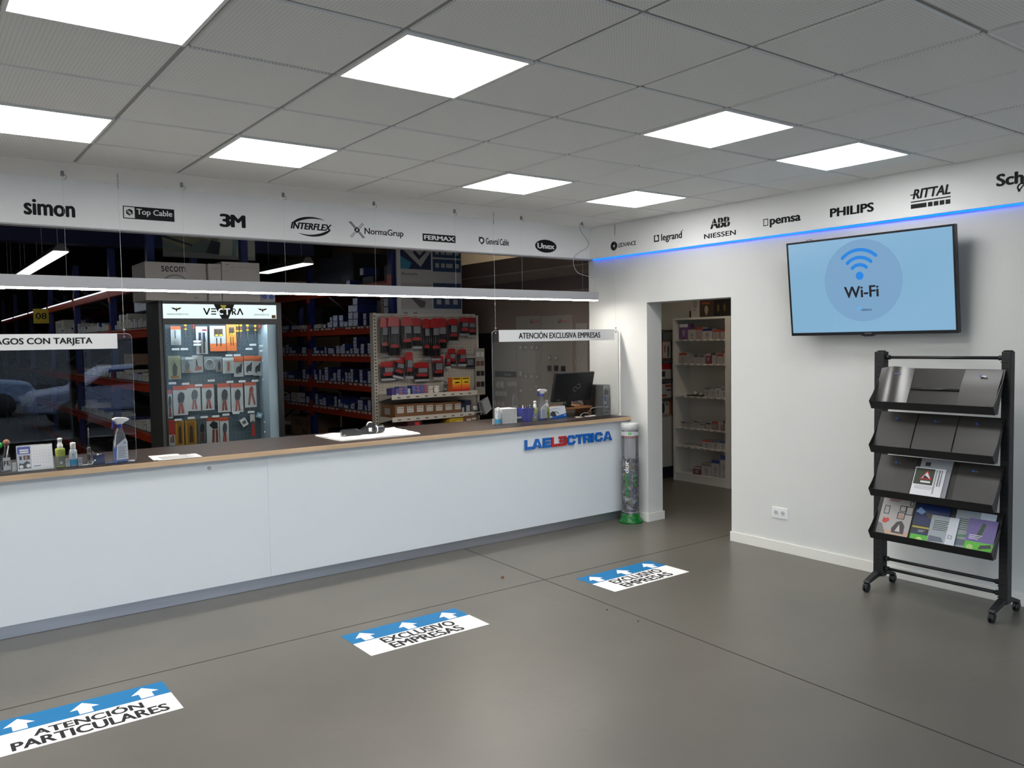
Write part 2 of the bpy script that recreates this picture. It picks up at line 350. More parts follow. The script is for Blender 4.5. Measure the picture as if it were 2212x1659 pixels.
# stock room seen through the doorway
SR = mat('stock_wall', '#d0ccc2', .9)
sr = MB(); sr.box(6.46, 6.56, -.5, 4.9, 0, 2.9)
struct(sr, 'wall_stock_right', SR, 'off white end wall of the unlit stock room', 'wall')
struct(MB().box(4.45, 6.46, 4.75, 4.85, 0, 2.9), 'wall_stock_back', SR, 'off white back wall of the unlit stock room', 'wall')
struct(MB().box(4.39, 6.56, -.6, -.5, 0, 2.9), 'wall_stock_front', SR, 'off white near wall of the stock room', 'wall')
struct(MB().box(4.39, 6.56, -.6, 4.85, 2.74, 2.9), 'ceiling.003', SR, 'plain ceiling of the stock room', 'ceiling')

# ================================================================ lights of the room
DIFF = glow('#ffffff', PANEL_E)
def panel(u, v, on, label):
    x0, y0 = u*.6+.006, v*.6+.006; x1, y1 = x0+.588, y0+.588
    t = thing('ceiling_light', label, 'ceiling light', ((x0+x1)/2, (y0+y1)/2, HC-.004), 'square ceiling light panels')
    f = MB(); e = .014
    f.box(x0,x1,y0,y0+e,HC-.006,HC+.03).box(x0,x1,y1-e,y1,HC-.006,HC+.03).box(x0,x0+e,y0+e,y1-e,HC-.006,HC+.03).box(x1-e,x1,y0+e,y1-e,HC-.006,HC+.03)
    f.build('frame', WHITE, t)
    MB().box(x0+e,x1-e,y0+e,y1-e,HC-.004,HC+.0).build('diffuser', DIFF if on else pm('#dadad6', .4), t)
LBL = {(0,0): 'largest fully visible lit ceiling panel, over the open floor before the counter', (-2,0): 'lit ceiling panel cut by the top edge of the photo at left',
 (-2,3): 'lit ceiling panel cut by the left edge of the photo', (0,3): 'lit ceiling panel above the interlaced oval logo and the 3-letter-short logo', (3,0): 'lit ceiling panel in front of the doorway, left of its neighbour',
 (5,0): 'lit ceiling panel nearest the right wall above the television', (3,3): 'lit ceiling panel above the shield logo near the counter end', (5,3): 'small lit ceiling panel in the far ceiling corner'}
LBL[(0,3)] = 'lit ceiling panel near the counter fascia, second from the left edge'
for (u, v) in sorted(lit): panel(u, v, True, LBL.get((u, v), 'lit square ceiling panel behind the viewer, row %d column %d' % (v+12, u+10)))
panel(3, -3, False, 'unlit grey white ceiling panel at the top right corner')
for u in (5, 0, -2): panel(u, -3, False, 'unlit ceiling panel behind the viewer, grid column %d' % (u+10))

# blue LED line under the right fascia
tag(MB().box(XW-.024, XW-.012, -7.3, YF-.006, 2.554, 2.5625).build('led_strip', glow('#0056ff', 3.4)), 'glowing blue LED strip under the right wall fascia', 'light strip')

# linear lamp over the counter
ly0, ly1, lx0, lx1, lz0, lz1 = 3.25, 3.315, -5.2, 3.955, 2.136, 2.212
t = thing('linear_lamp', 'long slim grey linear lamp hanging on wires over the counter', 'lamp', (-.6, 3.28, lz0))
h = MB(); h.box(lx0,lx1,ly0,ly0+.006,lz0,lz1).box(lx0,lx1,ly1-.006,ly1,lz0,lz1).box(lx0,lx1,ly0+.006,ly1-.006,lz1-.006,lz1).box(lx1-.004,lx1,ly0,ly1,lz0,lz1).box(lx0,lx0+.004,ly0,ly1,lz0,lz1)
h.build('housing', mat('alu_lamp', '#9a9b9c', .4, .0), t, bevel=.0015)
MB().box(lx0+.004,lx1-.004,ly0+.0062,ly1-.0062,lz0-.009,lz0+.004).build('diffuser', glow('#fffaf2', LINE_E), t)
WIRE = pm('#d0d0d0', .5)
for hx in (-.625,.103,.825,1.57,2.33,3.045,3.776):
    c = MB(); c.lathe([(.011,0),(.011,.018),(.008,.03)], (hx,3.28,HC-.031), 12); c.ring((Vector((hx+.012,3.28,HC-.036)),X,Z),0,0,.011,.0135,-120,200,-.0015,.0015,0,12)
    c.build('ceiling_hook', STEEL, t)
    MB().tube([(hx,3.28,HC-.03),(hx,3.28,lz1)], .0006, 6).build('suspension_wire', WIRE, t)
pts = [(3.75,3.28,HC-.01),(3.752,3.278,2.80),(3.80,3.272,2.74),(3.845,3.268,2.68),(3.82,3.268,2.63),(3.73,3.272,2.585),(3.665,3.275,2.53),(3.66,3.275,2.46),(3.70,3.276,2.40),(3.77,3.278,2.375),(3.84,3.28,2.365),(3.90,3.28,2.34),(3.935,3.28,2.30),(3.938,3.28,2.25),(3.93,3.28,lz1)]
def smooth(p, n=6):
    p = [Vector(q) for q in p]; out = []
    for i in range(len(p)-1):
        a, b, c, d = p[max(i-1,0)], p[i], p[i+1], p[min(i+2,len(p)-1)]
        for k in range(n):
            t_ = k/n; out.append(.5*((2*b)+(c-a)*t_+(2*a-5*b+4*c-d)*t_*t_+(3*b-3*c+d-a)*t_**3))
    return out+[p[-1]]
MB().tube(smooth(pts), .0028, 8).build('power_cord', pm('#a2a2a2', .5), t)

# warehouse trunk lamps
def trunk(x, y0, n, lab):
    t = thing('trunk_lamp', lab, 'lamp', (x, y0, 2.7))
    for k in range(n):
        a, b = y0+k*1.5+.01, y0+(k+1)*1.5-.01
        MB().prism([(-.075,0),(.075,0),(.03,.07),(-.03,.07)], (Vector((x,b,2.712)), X, Z), 0, b-a).build('reflector', pm('#5d5a56', .5), t)
        MB().box(x-.065,x+.065,a+.01,b-.01,2.70,2.711).build('diffuser', glow('#f4fbff', HALL_E), t)
        for q in (a+.2, b-.2): MB().tube([(x,q,2.78),(x,q,5.999)], .002, 6).build('suspension_wire', WIRE, t)
trunk(-.17, 6.52, 4, 'bright trunk lamp hanging in the dark aisle at far left')
trunk(2.43, 6.6, 1, 'bright trunk lamp hanging behind the stacked boxes on the showcase')
# ================================================================ counter
CP = mat('counter_laminate', '#e4e8ea', .42, bump=.05, bscale=300)
t = thing('service_counter', 'long white service counter with a brushed steel kick plate', 'counter', (0, 3.4, 0))
MB().box(-5.6, .5746, 3.10, 3.13, .085, .965).build('front_panel', CP, t, bevel=.001)
MB().box(.5754, XW-.003, 3.10, 3.13, .085, .965).build('front_panel', CP, t, bevel=.001)
MB().box(-5.6, XW-.003, 3.128, 3.14, .002, .09).build('kick_plate', mat('brushed_steel', '#b4b6bc', .42, .85, var=.12, vscale=2.5, stretch=(.4, 1, 8)), t)
MB().box(-5.6, XW-.003, 3.14, 3.72, .004, .95).build('carcass', pm('#3a3836', .7), t)
MB().lathe([(.013,0),(.013,.004),(.008,.006)], (.167,3.10,.915), 16, axis=-Y).build('lock_cap', pm('#b4b4b8', .4), t)
t = thing('worktop', 'dark brown continuous worktop with raw wood front edge on the counter', 'worktop', (0, 3.4, .965))
MB().box(-5.6, XW-.002, 3.063, 3.86, .9655, 1.0).build('board', mat('dark_laminate', '#372d2a', .38, var=.15, vscale=6), t)
def wood_mat():
    m = mat('edge_wood', '#c6a987', .6, var=.2, vscale=1.8, stretch=(.9, 1, 6)); return m
MB().box(-5.6, XW-.002, 3.058, 3.063, .9655, .9995).build('wood_edge', wood_mat(), t)
part(MB().box(-.71, -.706, 3.06, 3.3, 1.0, 1.0008).build('joint_strip', pm('#b9b25a', .5), t), 'thin yellowish joint line')

# 3-D letters on the counter front
t = thing('letter_sign', 'raised blue and red company lettering on the counter front', 'sign', (3.43, 3.1, .79))
BLU, RED = pm('#0a63b8', .35), pm('#b3262b', .35)
F = FB(2.898, .786, 3.094)
Wt, Ht, th = 1.066, .088, .012
specs = [('L',0,.080),('A',.082,.112),('E',.205,.088),('L',.305,.082),('3',.392,.09),('C',.492,.098),('T',.598,.092),('R',.692,.092),('I',.795,.026),('C',.838,.096),('A',.946,.112)]
def glyph(m, ch, x, wd, h):
    s = .025
    def R(a,b,c,d): m.rect(F, x+a, x+b, c, d, 0, th)
    if ch == 'L': R(0,s,0,h); R(s,wd,0,s)
    elif ch == 'E': R(0,s,0,h); R(s,wd,0,s*.9); R(s,wd,h-s*.9,h); R(s,wd*.96,h/2-s*.42,h/2+s*.42)
    elif ch == '3': R(wd-s,wd,0,h); R(0,wd-s,0,s*.9); R(0,wd-s,h-s*.9,h); m.prism([(x+.004,h/2),(x+.034,h/2-.02),(x+.034,h/2-.008),(x+wd-s,h/2-.008),(x+wd-s,h/2+.008),(x+.034,h/2+.008),(x+.034,h/2+.02)], F, 0, th)
    elif ch == 'I': R(0,wd,0,h)
    elif ch == 'T': R(0,wd,h-s*.9,h); R(wd/2-s/2,wd/2+s/2,0,h-s*.9)
    elif ch == 'C':
        c = .02
        m.prism([(x+c,0),(x+wd-c,0),(x+wd,c),(x+wd,.034),(x+wd-s,.034),(x+wd-s,s*.9),(x+s,s*.9),(x+s,h-s*.9),(x+wd-s,h-s*.9),(x+wd-s,h-.034),(x+wd,h-.034),(x+wd,h-c),(x+wd-c,h),(x+c,h),(x,h-c),(x,c)], F, 0, th)
    elif ch == 'A':
        m.prism([(x,0),(x+wd*.25,0),(x+wd*.32,.018),(x+wd*.68,.018),(x+wd*.75,0),(x+wd,0),(x+wd*.64,h),(x+wd*.36,h)], F, 0, th*.98)
        m.prism([(x+wd*.42,.034),(x+wd*.58,.034),(x+wd*.5,.062)], F, th*.98, th*1.0, 1)
    elif ch == 'R':
        R(0,s,0,h); R(s,wd-s,h-s*.9,h); R(s,wd-s,.026,.026+s*.85); m.prism([(x+wd-s,.034),(x+wd-.006,.034),(x+wd,.044),(x+wd,h-.012),(x+wd-.012,h),(x+wd-s,h)], F, 0, th); m.prism([(x+wd-s-.006,0),(x+wd,0),(x+wd,.028),(x+wd-.006,.034),(x+wd-s,.034),(x+wd-s,.026),(x+wd-s-.006,.026)], F, 0, th)
for ch, x, wd in specs:
    m = MB(); glyph(m, ch, x, wd, Ht)
    m.build('letter', [RED if ch == '3' or (ch == 'L' and x > .2) else BLU, PLASTW], t)

# ================================================================ logos on the fascias (black vinyl)
def logo(fn, label, name='wall_logo'):
    m = MB(); fn(m); return tag(m.build(name, [VINYL, WHITE, pm('#8d8f94', .5)]), label, 'wall lettering', 'black logos along the white fascia')
def L_simon(m):
    F = FB(0,0); m.text('simon', F, -.814, 2.625, .30, .105, bold=.04)
logo(L_simon, 'lowercase five-letter name in rounded black letters, leftmost on the counter fascia')
def L_top(m):
    F = FB(-.217, 2.645); W, H = .34, .087
    m.rect(F, 0, W, 0, H, 0, .001); m.rect(F, .006, .075, .006, H-.006, .001, .0015, 1)
    m.prism([(.02,.035),(.04,.022),(.062,.034),(.062,.058),(.042,.068),(.02,.056)], F, .0015, .002)
    for k in range(3): m.ring(F, .034, .036, .004+k*.006, .007+k*.006, -30, 120, .002, .0025, 1, 10)
    m.text('Top Cable', F, .088, .022, .238, .052, 1, .001, .002, .02)
logo(L_top, 'black rectangle with cube emblem and white two-word name on the counter fascia')
def L_3m(m):
    F = FB(.443, 2.633); m.text('3', F, 0, 0, .085, .098, bold=.05); m.text('M', F, .082, .002, .112, .094, bold=.05)
logo(L_3m, 'heavy black digit and capital letter on the counter fascia above the showcase')
def arcshape(m, F, cx, cy, rx, ry, a0, a1, tk, n=20, flip=1):
    for i in range(n):
        u0, u1 = i/n, (i+1)/n
        q = []
        for u_, s_ in ((u0,0),(u1,0),(u1,1),(u0,1)):
            a = math.radians(a0+(a1-a0)*u_); k = 1 - s_*tk*math.sin(math.pi*min(1, max(0, u_*.98+.01)))**.7*(1-.55*u_ if flip > 0 else .45+.55*u_)
            q.append((cx+rx*k*math.cos(a), cy+ry*k*math.sin(a)))
        m.prism(q, F, 0, .001)
def L_inter(m):
    F = FB(.99, 2.60); m.text('INTERFLEX', F, 0, .058, .345, .052, bold=.045, shear=.25)
    arcshape(m, F, .175, .082, .165, .078, 168, 48, .30); arcshape(m, F, .175, .088, .165, .082, -12, -132, .30)
logo(L_inter, 'slanted black capitals between two sweeping arcs on the counter fascia')
def L_norma(m):
    F = FB(1.49, 2.62)
    for (a, b), (c, d), k in (((.0,.128),(.125,.0),0),((.012,.13),(.137,.004),0),((.005,.004),(.12,.125),2),((.018,0),(.132,.118),2)): m.stroke([(a,b),(c,d)], F, .006, 0, .001, k)
    m.prism([(.068,.09),(.04,.064),(.068,.04),(.096,.064)], F, .001, .0015); m.prism([(.068,.078),(.058,.064),(.068,.052),(.078,.064)], F, .0015, .002, 1)
    m.text('NormaGrup', F, .137, .02, .365, .068, bold=.016)
logo(L_norma, 'crossed-lines emblem followed by thin mixed-case name on the counter fascia')
def L_fermax(m):
    F = FB(2.182, 2.633); m.rect(F, 0, .34, 0, .064); m.text('FERMAX', F, .014, .013, .312, .038, 1, .001, .002, .035)
logo(L_fermax, 'black bar with white wide six-letter capitals on the counter fascia')
def L_gen(m):
    F = FB(2.77, 2.638); m.ring(F, .034, .036, .018, .031, -60, 200, 0, .001, 0, 18); m.prism([(.006,.03),(.034,-.002),(.06,.02),(.042,.02),(.03,.014),(.018,.03)], F, 0, .001); m.prism([(.0,.066),(.02,.066),(.012,.05)], F, 0, .001)
    m.text('General Cable', F, .082, .004, .262, .058, bold=.02)
logo(L_gen, 'small shield emblem and narrow two-word name on the counter fascia')
def L_unex(m):
    F = FB(3.561, 2.663); m.disc(F, 0, 0, .133, 0, .001, 0, 40, .062); m.text('Unex', F, 0, -.026, .215, .054, 1, .001, .002, .045, align='C')
logo(L_unex, 'black oval with white four-letter name at the corner end of the counter fascia')
def L_led(m):
    F = FR(3.267, 2.62); m.ring(F, .046, .042, .012, .044, 0, 360, 0, .001, 0, 28); m.text('LEDVANCE', F, .102, .022, .245, .04, bold=.018, sp=.86)
logo(L_led, 'black ring emblem with thin capitals, nearest the corner on the right fascia')
def L_leg(m):
    F = FR(2.69, 2.625); m.rect(F, 0, .012, .018, .08); m.rect(F, .012, .062, .018, .03); m.rect(F, .034, .062, .066, .08); m.rect(F, .05, .062, .03, .066); m.rect(F,.012,.022,.07,.08)
    m.text('legrand', F, .088, .0, .25, .082, bold=.03); m.rect(F, .338, .352, .085, .09)
logo(L_leg, 'square-bracket emblem with lowercase seven-letter name on the right fascia')
def L_abb(m):
    F = FR(2.102, 2.607); m.text('NIESSEN', F, 0, .0, .338, .042, bold=.03, sp=1.05)
    m.text('ABB', F, .068, .077, .21, .085, bold=.06); m.rect(F, .06, .29, .117, .121, .001, .002, 1)
    for xx in (.103, .176, .246): m.rect(F, xx-.002, xx+.002, .07, .17, .001, .002, 1)
logo(L_abb, 'heavy split three-letter logo above wide capitals on the right fascia')
def L_pem(m):
    F = FR(1.493, 2.632)
    for a in ((0,.046,0,.006),(0,.046,.05,.056),(0,.006,.006,.05),(.04,.046,.006,.05)): m.rect(F, a[0], a[1], a[2]+.012, a[3]+.012)
    m.text('pemsa', F, .06, -.006, .284, .068, bold=.045)
logo(L_pem, 'small open square with bold lowercase name above the television')
def L_phi(m): m.text('PHILIPS', FR(.901, 2.637), 0, 0, .347, .066, bold=.045)
logo(L_phi, 'bold seven-letter capitals on the right fascia above the television')
def L_rit(m):
    F = FR(.286, 2.61); m.text('RITTAL', F, .012, .07, .256, .066, bold=.045, shear=.22); m.rect(F, -.004, .05, .097, .104)
    m.rect(F, 0, .268, .048, .056); m.rect(F, 0, .108, .006, .036)
    for k in range(4): m.rect(F, .118+k*.039, .118+k*.039+.031, .006, .036)
logo(L_rit, 'slanted capitals over a segmented bar on the right fascia')
def L_sch(m):
    F = FR(-.264, 2.63); m.text('Schneider', F, 0, .05, .47, .078, bold=.045); m.text('Electric', F, .2, .0, .28, .05, bold=.015)
    m.ring(F, .15, .026, .018, .028, -40, 250, 0, .001, 0, 18); m.stroke([(.13,.0),(.15,.026),(.172,.05)], F, .008)
logo(L_sch, 'black lettering cut by the right edge of the photo')

# ================================================================ hanging acrylic screens and their signs
def screen(x0, x1, y, z0, z1, lab, wires):
    t = thing('acrylic_screen', lab, 'screen', ((x0+x1)/2, y, z0))
    r = .03; P = [(x0+r,z0),(x1-r,z0)]
    def arc(cx, cz, a0): return [(cx+r*math.cos(math.radians(a0+k*15)), cz+r*math.sin(math.radians(a0+k*15))) for k in range(7)]
    P = arc(x1-r, z0+r, -90)+arc(x1-r, z1-r, 0)+arc(x0+r, z1-r, 90)+arc(x0+r, z0+r, 180)
    MB().prism(P, (Vector((0,y,0)), X, Z), -.0025, .0025).build('pane', ACRYL, t)
    e = MB(); pts = [(a, y, b) for a, b in P+[P[0]]]; e.tube(pts, .0018, 4)
    part(e.build('edge', pm('#8f9398', .25), t), 'pale polished edge')
    for wx in wires:
        MB().lathe([(.006,-.005),(.006,.005)], (wx,y,z1-.02), 10, axis=Y).build('bolt', STEEL, t)
        MB().tube([(wx,y,z1-.02),(wx,y,HC-.10)], .0011, 6).build('suspension_wire', WIRE, t)
        c = MB()
        for k in range(7): c.ring((Vector((wx,y,HC-.004-k*.0145)), X if k%2 else Y, Z), 0, -.009, .0042, .0062, 0, 360, -.001, .001, 0, 8)
        c.build('chain', STEEL, t); MB().lathe([(.004,0),(.008,.012),(.008,.016)], (wx,y,z1+.012), 8).build('wire_clamp', STEEL, t)
    return t
screen(-2.0, -.285, 3.14, 1.002, 1.84, 'clear hanging acrylic screen at the left end of the counter', (-.33, -1.9))
screen(2.64, 4.165, 3.20, 1.012, 1.842, 'clear hanging acrylic screen at the right end of the counter', (2.68, 4.13))
SIGN = pm('#d8d8d6', .45)
t = thing('hanging_sign', 'white sign reading PAGOS CON TARJETA on the left screen', 'sign', (-.9, 3.13, 1.745))
MB().box(-1.66, -.374, 3.128, 3.1372, 1.745, 1.842).build('board', SIGN, t)
MB().text('PAGOS CON TARJETA', FB(-1.072, 1.768, 3.1275), 0, 0, .553, .05, bold=.03).build('lettering', VINYL, t)
t = thing('hanging_sign', 'white sign reading ATENCIÓN EXCLUSIVA EMPRESAS on the right screen', 'sign', (3.4, 3.19, 1.746))
MB().box(2.712, 4.098, 3.188, 3.1972, 1.746, 1.85).build('board', SIGN, t)
MB().text('ATENCIÓN EXCLUSIVA EMPRESAS', FB(2.925, 1.771, 3.1875), 0, 0, .985, .066, bold=.022).build('lettering', VINYL, t)

# ================================================================ floor stickers
SB, SWh = mat('sticker_blue', '#096da2', .5, spec=.2), mat('sticker_white', '#f0efec', .5)
def sticker(x0, x1, y0, y1, l1, l2, w1, w2, lab):
    t = thing('floor_sticker', lab, 'floor sticker', ((x0+x1)/2, (y0+y1)/2, 0), 'blue and white floor stickers')
    W, D = x1-x0, y1-y0; F = FT(x0, y0, .0004)
    MB().rect(F, 0, W, 0, D*.57, 0, .0006).build('white_field', SWh, t)
    MB().rect(F, 0, W, D*.57, D, 0, .0006).build('blue_band', SB, t)
    a = .095
    for k in (.14, .5, .86):
        cx, cy = W*k, D*.60
        MB().prism([(cx-a*.32,cy),(cx+a*.32,cy),(cx+a*.32,cy+.06),(cx+a*.68,cy+.06),(cx,cy+.135),(cx-a*.68,cy+.06),(cx-a*.32,cy+.06)], F, .0006, .001).build('arrow', SWh, t)
    m = MB(); m.text(l1, F, W/2, D*.31, w1, .092, 0, .0006, .001, .036, align='C'); m.text(l2, F, W/2, D*.05, w2, .092, 0, .0006, .001, .036, align='C')
    m.build('lettering', VINYL, t)
sticker(-1.245, -.48, 1.452, 1.855, 'ATENCIÓN', 'PARTICULARES', .47, .66, 'floor sticker reading ATENCIÓN PARTICULARES, nearest the camera')
sticker(.538, 1.35, 1.47, 1.87, 'EXCLUSIVO', 'EMPRESAS', .50, .49, 'floor sticker reading EXCLUSIVO EMPRESAS, middle one of the three')
sticker(2.402, 3.172, 1.448, 1.86, 'EXCLUSIVO', 'EMPRESAS', .50, .49, 'floor sticker reading EXCLUSIVO EMPRESAS, nearest the doorway')

# crumbs on the floor
m = MB(); m.lathe([(.002,0),(.012,.004),(.010,.012),(.003,.018)], (2.0,2.22,0), 7, sy=.6); tag(m.build('leaf_scrap', pm('#8a5a35', .7)), 'small brown leaf scrap lying on the floor beside the joint', 'litter')
m = MB(); m.lathe([(.002,0),(.007,.003),(.002,.007)], (2.093,1.2,0), 7, sy=.6); tag(m.build('dirt_crumb', BLACK), 'tiny dark crumb on the floor near the long joint, farther one', 'litter')
m = MB(); m.lathe([(.002,0),(.007,.003),(.002,.007)], (2.09,.92,0), 7, sy=.6); tag(m.build('dirt_crumb', BLACK), 'tiny dark crumb on the floor, the one nearer the camera', 'litter')

# ================================================================ television
t = thing('television', 'black wall television showing a blue wireless network screen', 'television', (4.06, .547, 1.74))
yw, tl = .018, .107
tu = Vector((math.sin(yw), -math.cos(yw), 0)); tn = Vector((-math.cos(yw), -math.sin(yw), 0))
tv = (Z*math.cos(tl)+tn*math.sin(tl)); Tc = Vector((4.021, .547, 2.108)); TF = (Tc, tu, tv)
W, H = 1.24, .711
b = MB(); e = .014
b.rect(TF, -W/2, W/2, -H/2, -H/2+.022, -.035, 0).rect(TF, -W/2, W/2, H/2-e, H/2, -.035, 0).rect(TF, -W/2, -W/2+e, -H/2+.022, H/2-e, -.035, 0).rect(TF, W/2-e, W/2, -H/2+.022, H/2-e, -.035, 0)
b.prism([(-.06,-H/2),(-.03,-H/2-.012),(.03,-H/2-.012),(.06,-H/2)], TF, -.03, 0)
b.build('bezel', pm('#101014', .25), t)
MB().rect(TF, -W/2+.004, W/2-.004, -H/2+.004, H/2-.004, -.05, -.03).rect(TF, -.3, .3, -.22, .2, -.075, -.05).build('back_cover', BLACK, t)
def screen_mat():
    m = bpy.data.materials.new('tv_screen'); m.use_nodes = True; nt = m.node_tree; p = nt.nodes['Principled BSDF']
    p.inputs['Base Color'].default_value = (.005,.006,.008,1); p.inputs['Roughness'].default_value = .18
    p.inputs['Emission Color'].default_value = lin('#7fabca'); p.inputs['Emission Strength'].default_value = .78
    return m
sc = MB().rect(TF, -W/2+e, W/2-e, -H/2+.022, H/2-e, -.004, -.002).build('display', screen_mat(), t)
cx, cy = -.025, .033
MB().disc(TF, cx, cy, .292, -.0018, -.0012, 0, 64).build('circle_graphic', glow('#749ec2', .76), sc)
g = MB(); wx, wy = cx-.017, cy+.035
g.disc(TF, wx, wy, .029, -.001, -.0004, 0, 28); g.build('signal_dot', glow('#0a78d0', .85), sc)
for r0 in (.066, .118, .172):
    g = MB(); g.ring(TF, wx, wy, r0, r0+.024, 47, 133, -.001, -.0004, 0, 26)
    for a in (47, 133):
        g.disc(TF, wx+(r0+.012)*math.cos(math.radians(a)), wy+(r0+.012)*math.sin(math.radians(a)), .012, -.001, -.0004, 0, 14)
    g.build('signal_arc', glow('#0a78d0', .85), sc)
MB().text('Wi-Fi', TF, wx+.005, wy-.155, .26, .082, 0, -.001, -.0004, .026, align='C').build('screen_text', pm('#14101c', .3), sc)
MB().text('ya', TF, wx-.035, wy-.245, .038, .022, 0, -.001, -.0004, .02).build('screen_text', glow('#3f9fdc', 1.0), sc)
MB().text('elektra', TF, wx+.0, wy-.252, .078, .018, 0, -.001, -.0004, .012).build('screen_text', pm('#23365a', .3), sc)
part(MB().text('SAMSUNG', TF, 0, -H/2+.006, .05, .007, 0, 0, .0004, .02, align='C').build('maker_mark', pm('#8d8f95', .4), t), 'small pale lettering on the lower bezel')
m = MB(); m.box(XW-.012, XW, .40, .70, 1.98, 2.24); m.obox((4.13,.547,2.11),(.10,.05,.05)); m.build('wall_bracket', BLACKM, t)
MB().tube(smooth([(4.12,1.02,2.44),(4.13,1.04,2.478),(4.135,1.07,2.49),(4.135,1.10,2.482),(4.12,1.12,2.44)]), .0022, 6).build('cable', pm('#5d6066', .5), t)

# wall socket
t = thing('wall_socket', 'white double wall socket low on the right wall', 'socket', (XW, 1.37, .272))
F = FR(1.446, .272, XW)
MB().rect(F, 0, .153, 0, .091, 0, .009).build('cover_plate', PLASTW, t, bevel=.003)
for k in (.046, .109):
    m = MB(); m.rect(F, k-.029, k+.029, .0165, .0745, .009, .0105); m.ring(F, k, .0455, .0195, .0235, 0, 360, .0105, .0135, 0, 24); m.disc(F, k, .0455, .0195, .0105, .0108, 1, 24)
    for q in (-.0095, .0095): m.disc(F, k+q, .0455, .0025, .0108, .0112, 2, 10)
    m.build('socket_insert', [PLASTW, pm('#b9b9bc', .4), BLACK], t)
# ================================================================ brochure rack
t = thing('brochure_rack', 'black metal brochure rack on castors with four sloping trays', 'rack', (3.88, -.05, 0))
CXR = 3.885; yl, yr = (.316,.386), (-.479,-.425)
for (a, b), lab in ((yl,'l'),(yr,'r')):
    m = MB(); m.box(CXR-.03, CXR+.03, a, b, .085, 1.637); m.lathe([(.03,0),(.026,.008)], (CXR,(a+b)/2,1.637), 16)
    c = m.build('upright', BLACKM, t, bevel=.006)
    s = MB()
    for k in range(40): s.box(CXR-.0308, CXR-.0298, (a+b)/2-.016, (a+b)/2+.016, .2+k*.035, .207+k*.035)
    s.build('slot_row', pm('#050506', .7), c)
    yc = (a+b)/2
    f = MB(); f.prism([(3.70,.066),(3.715,.078),(3.83,.118),(3.94,.118),(4.05,.078),(4.065,.066),(4.05,.06),(3.94,.085),(3.83,.085),(3.715,.06)], (Vector((0,yc,0)), X, Z), -.022, .022)
    ft = f.build('foot', BLACKM, t, bevel=.004)
    for cxx in (3.712, 4.055):
        w_ = MB()
        for dy in (-.015, .004): w_.lathe([(.012,0),(.026,.001),(.03,.004),(.03,.009),(.026,.012),(.012,.013)], (cxx,yc+dy,.030), 20, axis=Y)
        w_.lathe([(.005,0),(.005,.02)], (cxx,yc,.052), 8); w_.prism([(-.024,.03),(-.02,.052),(0,.062),(.02,.052),(.024,.03)], (Vector((cxx,yc,.0)), X, Z), -.016, .016)
        w_.build('castor', BLACK, t)
for (zc, lab) in ((1.598,''),(.211,''),(.141,'')):
    m = MB(); m.tube([(CXR,.318,zc),(CXR,-.427,zc)], .0105, 12); m.tube([(CXR,.318,zc),(CXR,.29,zc)], .016, 12); m.tube([(CXR,-.427,zc),(CXR,-.40,zc)], .016, 12); m.box(CXR-.006,CXR+.006,.305,.32,zc-.03,zc-.022); m.box(CXR-.006,CXR+.006,-.427,-.412,zc-.03,zc-.022)
    m.build('cross_bar', BLACKM, t)
TRM = mat('tray_metal', '#2a2825', .32, .15, bump=.05, bscale=90)
HOLDER2 = mat('curled_holder', '#36332f', .22, .0, spec=.8); HOLDER = mat('smoked_holder', '#2e2b28', .38, .0, spec=.6)
def trayframe(zl):      # origin at the front left bottom corner of a tray, u to the right, v up the slope
    O = Vector((3.712, .325, zl)); v = Vector((.135, 0, .268)).normalized(); return (O, -Y, v)
TW, TL, zt = .78, .298, (1.262, .967, .672, .383)
